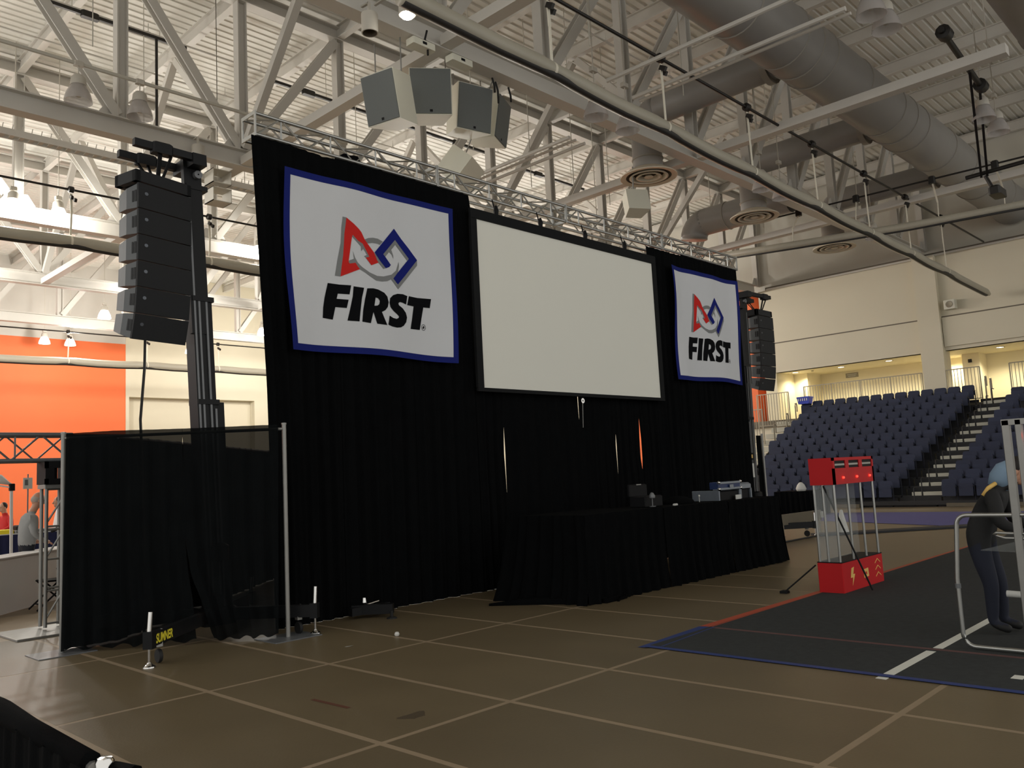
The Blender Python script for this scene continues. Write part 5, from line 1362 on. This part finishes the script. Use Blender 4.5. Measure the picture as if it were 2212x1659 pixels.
t = thing('wall_loudspeaker', 'square white loudspeaker mounted on the upper right wall', 'loudspeaker', (38.3, 10.8, 7.8))
obj('cabinet', MB().cbox(38.16, 38.5, 10.58, 11.02, 7.85, 8.25, 0.02), 'speaker_white', t)
obj('driver', MB().lathe((38.14, 10.8, 8.05), [(0.0, 0.01), (0.07, 0.005), (0.13, -0.004), (0.14, 0.01), (0.14, 0.03)], 18, 'x'), 'rail_metal', t, smooth=True)
obj('round_detector', MB().lathe((39.5, 17.6, 6.13), [(0, -0.03), (0.06, -0.02), (0.07, 0.0), (0, 0.015)], 14), 'rail_metal', label='small round detector between the first two downlights', cat='detector')

# =================================================================== LEFT BACKGROUND
# ground-support truss and tower
t = thing('ground_truss', 'dark truss beam before the orange wall at the left edge', 'truss', (2.6, 12.4, 2.2))
for y in (12.28, 12.52):
    obj('chord', MB().tube((1.4, y, 2.58), (4.05, y, 2.58), 0.03, 10), 'mast_grey', t, smooth=True)
    obj('chord', MB().tube((1.4, y, 2.24), (4.05, y, 2.24), 0.028, 10), 'mast_grey', t, smooth=True)
for k in range(7):
    x = 1.5 + 0.36 * k
    a, b = (2.24, 2.58) if k % 2 else (2.58, 2.24)
    obj('brace', MB().tube((x, 12.28, a), (x + 0.36, 12.28, b), 0.014, 6), 'mast_grey', t)
    obj('brace', MB().tube((x, 12.52, b), (x + 0.36, 12.52, a), 0.012, 6), 'mast_grey', t)
    if k % 2:
        obj('brace', MB().tube((x + 0.05, 12.28, 2.24), (x + 0.05, 12.28, 2.58), 0.012, 6), 'mast_grey', t)
t = thing('truss_tower', 'silver ladder truss tower with base plate left of the booth drape', 'truss tower', (3.85, 12.38, 0))
for x in (3.74, 3.96):
    for y in (12.3, 12.5):
        obj('chord', MB().tube((x, y, 0.05), (x, y, 1.92), 0.024, 10), 'alu_dull', t, smooth=True)
for k, z in enumerate((0.1, 0.52, 0.56, 0.93, 1.32, 1.36, 1.85)):
    obj('rung', MB().tube((3.74, 12.3, z), (3.96, 12.3, z), 0.014, 8), 'alu_dull', t)
for z in (0.15, 0.95, 1.4):
    obj('brace', MB().tube((3.74, 12.3, z), (3.96, 12.3, z + 0.36), 0.013, 8), 'alu_dull', t)
obj('tower_cap', MB().cbox(3.70, 4.0, 12.25, 12.55, 1.86, 1.92, 0.01), 'alu_dull', t)
obj('base_plate', MB().cbox(3.25, 4.05, 11.72, 12.7, 0.004, 0.03, 0.006), 'alu_dull', t)
t = thing('corner_block', 'black truss corner block on top of the silver tower', 'corner block', (3.85, 12.4, 1.92))
obj('block_body', MB().box(3.70, 3.74, 12.22, 12.58, 1.92, 2.22).box(3.96, 4.02, 12.22, 12.58, 1.92, 2.22).box(3.70, 4.02, 12.22, 12.26, 1.92, 1.99).box(3.70, 4.02, 12.22, 12.26, 2.13, 2.22).box(3.74, 3.81, 12.22, 12.26, 1.99, 2.13), 'dark_plastic', t)
obj('block_tube', MB().tube((3.84, 12.3, 1.95), (3.84, 12.3, 2.2), 0.03, 8), 'dark_plastic', t)

# white counter, chair, tables, people in the far hall
t = thing('white_counter', 'white draped counter at the left edge behind the folding chair', 'counter', (4.9, 15.8, 0))
d = Vector((1.02, 1.05, 0)).normalized()
n = Vector((-d.y, d.x, 0))
p0 = Vector((3.2, 14.1, 0))
p1 = Vector((6.3, 17.3, 0))
obj('counter_front', MB().add([p0, p1, p1 + Vector((0, 0, 0.84)), p0 + Vector((0, 0, 0.84))] + [q + n * 0.03 for q in (p0, p1, p1 + Vector((0, 0, 0.84)), p0 + Vector((0, 0, 0.84)))], [(0, 1, 2, 3), (7, 6, 5, 4), (0, 4, 5, 1), (1, 5, 6, 2), (2, 6, 7, 3), (3, 7, 4, 0)]), 'white_cloth', t)
obj('counter_top', MB().add([q + Vector((0, 0, z)) for z in (0.84, 0.86) for q in (p0 - n * 0.02, p1 - n * 0.02, p1 + n * 0.5, p0 + n * 0.5)], [(3, 2, 1, 0), (4, 5, 6, 7), (0, 1, 5, 4), (1, 2, 6, 5), (2, 3, 7, 6), (3, 0, 4, 7)]), 'white_cloth', t)
obj('black_bag', MB().lathe((4.95, 15.2, 0.58), [(0, -0.13), (0.1, -0.11), (0.17, 0), (0.12, 0.11), (0, 0.13)], 12), 'rubber', label='round black bag hanging on the white counter', cat='bag', smooth='all')
t = thing('folding_chair', 'black folding chair in front of the white counter', 'chair', (4.55, 14.75, 0))
cx, cy = 4.62, 14.8
obj('seat', MB().cbox(cx - 0.2, cx + 0.22, cy - 0.2, cy + 0.2, 0.43, 0.46, 0.01), 'dark_plastic', t)
for y in (cy - 0.2, cy + 0.2):
    obj('leg', MB().tube((cx - 0.3, y, 0.01), (cx + 0.18, y, 0.44), 0.014, 8), 'dark_plastic', t)
    obj('leg', MB().tube((cx + 0.26, y, 0.01), (cx - 0.2, y, 0.45), 0.014, 8), 'dark_plastic', t)
    obj('back_post', MB().tube((cx + 0.1, y, 0.36), (cx + 0.26, y, 0.86), 0.014, 8), 'dark_plastic', t)
obj('stretcher', MB().tube((cx - 0.22, cy - 0.2, 0.09), (cx - 0.22, cy + 0.2, 0.09), 0.012, 8), 'dark_plastic', t)
obj('backrest', MB().box(cx + 0.2, cx + 0.23, cy - 0.2, cy + 0.2, 0.62, 0.84), 'dark_plastic', t)
t = thing('navy_skirted_table', 'navy skirted table behind the man in grey', 'table', (7.2, 24.3, 0))
obj('table_top', MB().box(5.2, 9.5, 24.0, 24.8, 0.88, 0.92), 'white_cloth', t)
drape('skirt', None, c(5.2), c(9.5), 0.01, 0.9, y=23.98, amp=0.03, folds=14, seed=51, m='cloth_navy', parent=t, nx=80, nz=4)
obj('yellow_bin', MB().cbox(6.2, 6.58, 24.1, 24.5, 0.92, 1.03, 0.02), 'yellow_bin', label='yellow box on the navy skirted table', cat='box')
obj('black_kit_box', MB().cbox(6.64, 6.95, 24.1, 24.5, 0.92, 1.12, 0.03), 'dark_plastic', label='black kit box beside the yellow box', cat='box')
obj('grey_robot_tray', MB().cbox(6.6, 7.9, 24.05, 24.35, 0.92, 1.0, 0.02), 'mast_grey', label='low grey tray along the navy skirted table', cat='tray')
t = thing('canopy_frame', 'white canopy frame with folded roof at the left edge', 'canopy', (5.4, 20, 0))
obj('leg', MB().bar((5.42, 20, 0.0), (5.4, 20, 2.05), 0.05, 0.05), 'white_cloth', t)
obj('slider', MB().cbox(5.36, 5.46, 19.95, 20.05, 1.95, 2.1, 0.01), 'dark_plastic', t)
obj('arm', MB().bar((5.4, 20, 2.02), (4.6, 20.2, 2.2), 0.03, 0.03).bar((5.4, 20, 2.1), (4.6, 20.2, 2.35), 0.03, 0.03), 'white_cloth', t)
obj('folded_roof', MB().path([(4.5, 20.1, 2.3), (4.9, 20.1, 2.26), (5.2, 20.05, 2.2), (5.36, 20, 2.1)], [0.12, 0.14, 0.1, 0.03], 10), 'white_cloth', t, smooth='all')
t = thing('sign_stand', 'white paper sign on a thin stand beyond the man in grey', 'sign', (5.78, 20.3, 0))
obj('stand_pole', MB().tube((5.8, 20.3, 0.0), (5.8, 20.3, 2.3), 0.014, 8), 'mast_grey', t)
obj('paper_sheet', MB().box(5.7, 5.88, 20.27, 20.285, 1.98, 2.22), 'paper', t)
obj('printed_block', MB().box(5.73, 5.79, 20.262, 20.27, 2.06, 2.18), 'mast_grey', t)
obj('covered_machine', MB().lathe((8.55, 25.7, 0.0), [(0.0, 1.95), (0.25, 1.9), (0.4, 1.75), (0.5, 1.3), (0.6, 0.7), (0.7, 0.0)], 14), 'white_cloth', label='tall shape under a white sheet behind the man in grey', cat='covered machine', smooth='all')


# ------------------------------------------------------------------ people
def body(name, lab, joints, edges, root, mats, pick, loc, sub=2):
    me = bpy.data.meshes.new(name)
    keys = list(joints)
    me.from_pydata([Vector(joints[k][0]) for k in keys], [(keys.index(a), keys.index(b)) for a, b in edges], [])
    o = bpy.data.objects.new(name, me)
    C.objects.link(o)
    md = o.modifiers.new('skin', 'SKIN')
    md.use_smooth_shade = True
    md.branch_smoothing = 0.6
    sk = me.skin_vertices[0].data
    for i, k in enumerate(keys):
        r = joints[k][1]
        sk[i].radius = (r, r) if not isinstance(r, tuple) else r
        sk[i].use_root = (k == root)
    s2 = o.modifiers.new('sub', 'SUBSURF')
    s2.levels = s2.render_levels = sub
    dg = bpy.context.evaluated_depsgraph_get()
    dg.update()
    nm = bpy.data.meshes.new_from_object(o.evaluated_get(dg))
    bpy.data.objects.remove(o)
    bpy.data.meshes.remove(me)
    for m in mats:
        nm.materials.append(M[m])
    for p in nm.polygons:
        p.use_smooth = True
        p.material_index = pick(p.center)
    nm.name = name
    ob = bpy.data.objects.new(name, nm)
    C.objects.link(ob)
    ob.location = loc
    WL[ob.name] = Vector(loc)
    tag(ob, lab, 'person')
    return ob


def standing(h=1.76, bend=0.0, arm=0.5, sw=0.2):
    """upright figure facing +x, feet at the origin"""
    k = h / 1.76
    J = {
        'pelvis': ((0, 0, 0.95), 0.175), 'waist': ((0.0, 0, 1.1), 0.185), 'chest': ((0.0 + bend * 0.1, 0, 1.30), 0.20), 'neck0': ((0.03 + bend * 0.2, 0, 1.46), 0.10), 'neck': ((0.06 + bend * 0.28, 0, 1.54), 0.055),
        'head': ((0.10 + bend * 0.34, 0, 1.62), 0.085), 'crown': ((0.09 + bend * 0.32, 0, 1.70), 0.075),
        'shl': ((0.02 + bend * 0.15, 0.18, 1.40), 0.09), 'ell': ((-0.02 + arm * 0.1, 0.27, 1.14), 0.065), 'wrl': ((0.05 + arm * 0.4, 0.22, 0.98 + arm * 0.1), 0.038), 'hdl': ((0.08 + arm * 0.46, 0.2, 0.94 + arm * 0.12), 0.04),
        'shr': ((0.02 + bend * 0.15, -0.18, 1.40), 0.09), 'elr': ((-0.02 + arm * 0.1, -0.27, 1.14), 0.065), 'wrr': ((0.05 + arm * 0.4, -0.22, 0.98 + arm * 0.1), 0.038), 'hdr': ((0.08 + arm * 0.46, -0.2, 0.94 + arm * 0.12), 0.04),
        'hil': ((0, 0.09, 0.86), 0.10), 'knl': ((0.02, 0.10, 0.48), 0.065), 'anl': ((0, 0.10, 0.09), 0.045), 'tol': ((0.15, 0.11, 0.04), 0.04),
        'hir': ((0, -0.09, 0.86), 0.10), 'knr': ((0.02, -0.10, 0.48), 0.065), 'anr': ((0, -0.10, 0.09), 0.045), 'tor': ((0.15, -0.11, 0.04), 0.04)}
    J = {q: (tuple(c_ * k for c_ in v[0]), v[1]) for q, v in J.items()}
    E = [('pelvis', 'waist'), ('waist', 'chest'), ('chest', 'neck0'), ('neck0', 'neck'), ('neck', 'head'), ('head', 'crown'), ('chest', 'shl'), ('shl', 'ell'), ('ell', 'wrl'), ('wrl', 'hdl'), ('chest', 'shr'), ('shr', 'elr'), ('elr', 'wrr'), ('wrr', 'hdr'), ('pelvis', 'hil'), ('hil', 'knl'), ('knl', 'anl'), ('anl', 'tol'), ('pelvis', 'hir'), ('hir', 'knr'), ('knr', 'anr'), ('anr', 'tor')]
    return J, E, k


def rotz(J, a):
    ca, sa = math.cos(a), math.sin(a)
    return {q: ((v[0][0] * ca - v[0][1] * sa, v[0][0] * sa + v[0][1] * ca, v[0][2]), v[1]) for q, v in J.items()}


def head_parts(p, c_, yaw, hair, s=1.0, back_only=False, pitch=0.0):
    """face, ears and hair around head centre c_ (local), facing yaw"""
    ca, sa = math.cos(yaw), math.sin(yaw)

    def Q(a, b, e):
        a, e = a * math.cos(pitch) + e * math.sin(pitch), e * math.cos(pitch) - a * math.sin(pitch)
        return Vector((c_[0] + (a * ca - b * sa) * s, c_[1] + (a * sa + b * ca) * s, c_[2] + e * s)) + wloc(p)

    def ell(cx, cy, cz, rx, ry, rz, n=12, m=8, cut=None):
        mb = MB()
        vs = []
        for j in range(m + 1):
            ph = -PI / 2 + PI * j / m
            for i in range(n):
                th = 2 * PI * i / n
                vs.append(Q(cx + rx * math.cos(ph) * math.cos(th), cy + ry * math.cos(ph) * math.sin(th), cz + rz * math.sin(ph)))
        fs = []
        for j in range(m):
            for i in range(n):
                f_ = (j * n + i, j * n + (i + 1) % n, (j + 1) * n + (i + 1) % n, (j + 1) * n + i)
                fs.append(f_)
        return mb.add(vs, fs)
    obj('skull', ell(0.0, 0, 0.03, 0.098, 0.078, 0.118, 16, 12), 'skin', p, smooth='all')
    obj('jaw', ell(0.03, 0, -0.045, 0.062, 0.055, 0.06), 'skin', p, smooth='all')
    obj('nose', ell(0.102, 0, 0.0, 0.022, 0.014, 0.026, 8, 6), 'skin', p, smooth='all')
    for q in (-1, 1):
        obj('ear', ell(-0.005, q * 0.078, 0.005, 0.02, 0.01, 0.03, 8, 6), 'skin', p, smooth='all')
        obj('eye', ell(0.084, q * 0.032, 0.028, 0.012, 0.012, 0.009, 8, 6), 'hair_dark', p, smooth='all')
    obj('mouth', ell(0.085, 0, -0.048, 0.008, 0.022, 0.005, 8, 6), 'shirt_red' if False else 'skin', p, smooth='all')
    if hair == 'hair_white':
        obj('hair', ell(-0.022, 0, 0.022, 0.085, 0.082, 0.075, 14, 10), hair, p, smooth='all', label='short white hair round a bald crown')
    else:
        obj('hair', ell(-0.02, 0, 0.055, 0.092, 0.086, 0.105, 14, 10), hair, p, smooth='all')


def hand(p, pos, dirv, m='skin'):
    """palm with five bent fingers"""
    d = Vector(dirv).normalized()
    s = d.cross(Vector((0, 0, 1))).normalized()
    o = Vector(pos) + wloc(p)
    mb = MB()
    mb.path([o - d * 0.02, o + d * 0.03, o + d * 0.07], [0.026, 0.036, 0.03], 8)
    for k, (f, ln) in enumerate(((-0.028, 0.062), (-0.009, 0.075), (0.01, 0.07), (0.028, 0.055))):
        b0 = o + d * 0.07 + s * f
        mb.path([b0, b0 + d * ln * 0.5 + Vector((0, 0, -0.012)), b0 + d * ln * 0.8 + Vector((0, 0, -0.035))], [0.009, 0.009, 0.007], 6)
    b0 = o + d * 0.02 + s * 0.034
    mb.path([b0, b0 + d * 0.03 + s * 0.022, b0 + d * 0.055 + s * 0.022 + Vector((0, 0, -0.015))], [0.011, 0.010, 0.008], 6)
    obj('hand', mb, m, p, smooth='all')


J, E, k = standing(1.80, 0.2, 0.3)
yaw = math.radians(5)
J = rotz(J, yaw)
man = body('person', 'white-haired man in a grey sweatshirt standing behind the white counter', J, E, 'pelvis', ['sweatshirt', 'trousers', 'skin', 'rubber'], lambda c_: 2 if c_.z > 1.53 else (0 if c_.z > 0.96 or (abs(c_.y) > 0.19 and c_.z > 0.98) else (1 if c_.z > 0.1 else 3)), (4.66, 16.35, 0.0), 3)
hc = J['head'][0]
head_parts(man, (hc[0], hc[1], hc[2] + 0.045), yaw, 'hair_white', 1.08, pitch=0.25)
for q in ('hdl', 'hdr'):
    hand(man, J[q][0], (math.cos(yaw), math.sin(yaw), -0.2))

J, E, k = standing(1.66, 0.0, 0.6)
J = rotz(J, math.radians(200))
pr = body('person', 'distant person in a red shirt beside the orange wall', J, E, 'pelvis', ['shirt_red', 'trousers', 'skin', 'rubber'], lambda c_: 2 if c_.z > 1.44 else (0 if c_.z > 0.92 else (1 if c_.z > 0.1 else 3)), (6.75, 25.4, 0.0))
head_parts(pr, (J['head'][0][0], J['head'][0][1], J['head'][0][2] + 0.04), math.radians(200), 'hair_dark', 1.0)
J, E, k = standing(1.74, 0.2, 0.5)
J = rotz(J, math.radians(160))
pd = body('person', 'distant person in dark clothes seen through the silver tower', J, E, 'pelvis', ['jacket', 'jeans', 'skin', 'rubber'], lambda c_: 2 if c_.z > 1.5 else (0 if c_.z > 0.95 else (1 if c_.z > 0.1 else 3)), (6.9, 21.3, 0.0))
head_parts(pd, (J['head'][0][0], J['head'][0][1], J['head'][0][2] + 0.04), math.radians(160), 'hair_dark', 1.0)
J, E, k = standing(1.5, 0.2, 0.3)

# bending person in black at the field wall, facing -y
J = {'pelvis': ((0, 0.17, 0.92), (0.16, 0.15)), 'waist': ((0, 0.10, 1.06), (0.15, 0.14)), 'chest': ((0, -0.04, 1.24), (0.18, 0.15)), 'neck0': ((0, -0.14, 1.36), 0.08), 'neck': ((0, -0.2, 1.41), 0.06), 'head': ((0, -0.27, 1.46), 0.085), 'crown': ((0, -0.27, 1.52), 0.075),
     'shl': ((-0.18, -0.08, 1.31), 0.085), 'ell': ((-0.26, -0.12, 1.04), 0.065), 'wrl': ((-0.2, -0.34, 0.92), 0.042), 'hdl': ((-0.18, -0.4, 0.9), 0.04),
     'shr': ((0.18, -0.08, 1.31), 0.085), 'elr': ((0.26, -0.12, 1.04), 0.065), 'wrr': ((0.2, -0.34, 0.92), 0.042), 'hdr': ((0.18, -0.4, 0.9), 0.04),
     'hil': ((-0.09, 0.14, 0.82), 0.115), 'knl': ((-0.1, 0.04, 0.47), 0.075), 'anl': ((-0.1, 0.06, 0.09), 0.05), 'tol': ((-0.11, -0.1, 0.045), 0.042),
     'hir': ((0.09, 0.14, 0.82), 0.115), 'knr': ((0.1, 0.02, 0.47), 0.075), 'anr': ((0.1, 0.02, 0.09), 0.05), 'tor': ((0.11, -0.14, 0.045), 0.042)}
pb = body('person', 'person in a black jacket and jeans stooping behind the pipe gate', J, E, 'pelvis', ['jacket', 'jeans', 'skin', 'rubber'], lambda c_: 2 if (c_.z > 1.40 and c_.y < -0.16) or (c_.y < -0.35 and c_.z < 1.0) else (0 if c_.z > 0.82 else (1 if c_.z > 0.09 else 3)), (9.0, 2.38, 0.011))
head_parts(pb, (0, -0.27, 1.485), math.radians(-90), 'hair_dark', 1.0, pitch=0.35)
o = wloc(pb)
obj('hood', MB().path([o + Vector(q) for q in ((0, -0.08, 1.36), (0, -0.12, 1.44), (0, -0.17, 1.52), (0, -0.22, 1.58))], [0.09, 0.11, 0.10, 0.05], 12), 'cap_blue', pb, smooth='all', label='pale blue hood')
obj('shoulder_print', MB().path([o + Vector(q) for q in ((-0.2, 0.0, 1.29), (-0.19, -0.05, 1.36), (-0.13, -0.1, 1.40))], 0.02, 6), 'decal_yellow', pb, smooth='all', label='yellow shoulder print')
for q in ('hdl', 'hdr'):
    hand(pb, J[q][0], (0, -1, -0.2))

# =================================================================== NEAR BARRIER, lower left corner
t = thing('near_barrier', 'black draped low barrier with a chrome cap in the lower left corner', 'barrier', (0.93, 2.9, 0))
obj('rail', MB().tube((0.93, 2.62, 0.93), (0.91, 4.2, 0.93), 0.02, 10), 'alu_dull', t, smooth=True)
obj('post', MB().tube((0.95, 2.6, 0.004), (0.95, 2.6, 0.95), 0.022, 12), 'alu_dull', t, smooth=True)
obj('post_cap', MB().lathe((0.95, 2.6, 0.95), [(0.0, 0.012), (0.02, 0.01), (0.026, 0.0), (0.026, -0.05), (0.022, -0.05)], 16), 'chrome', t, smooth=True)
drape('barrier_cloth', None, [(0, 2.66), (1, 2.63)], c(4.2), 0.03, 0.955, amp=0.02, folds=12, seed=61, m='drape_black', parent=t, ydir=lambda s, off: (0.895 + off, s), nx=110, nz=12, top=[(0, -0.01), (0.5, 0.0), (0.72, 0.015), (1, 0.0)])
drape('barrier_cloth', None, [(0, 2.66), (1, 2.63)], c(4.2), 0.03, 0.955, amp=0.02, folds=12, seed=62, m='drape_black', parent=t, ydir=lambda s, off: (0.955 + off, s), nx=110, nz=12)
obj('barrier_roll', MB().path([(0.925, 2.64, 0.945), (0.925, 3.2, 0.952), (0.92, 3.5, 0.962), (0.915, 4.2, 0.95)], [0.032, 0.034, 0.042, 0.038], 10), 'drape_black', t, smooth='all')
obj('loose_cloth', MB().path([(0.97, 2.58, 0.93), (0.99, 2.5, 0.92), (1.0, 2.42, 0.88), (1.0, 2.38, 0.5), (1.0, 2.38, 0.03)], [0.02, 0.03, 0.035, 0.04, 0.04], 8), 'drape_black', t, smooth='all')
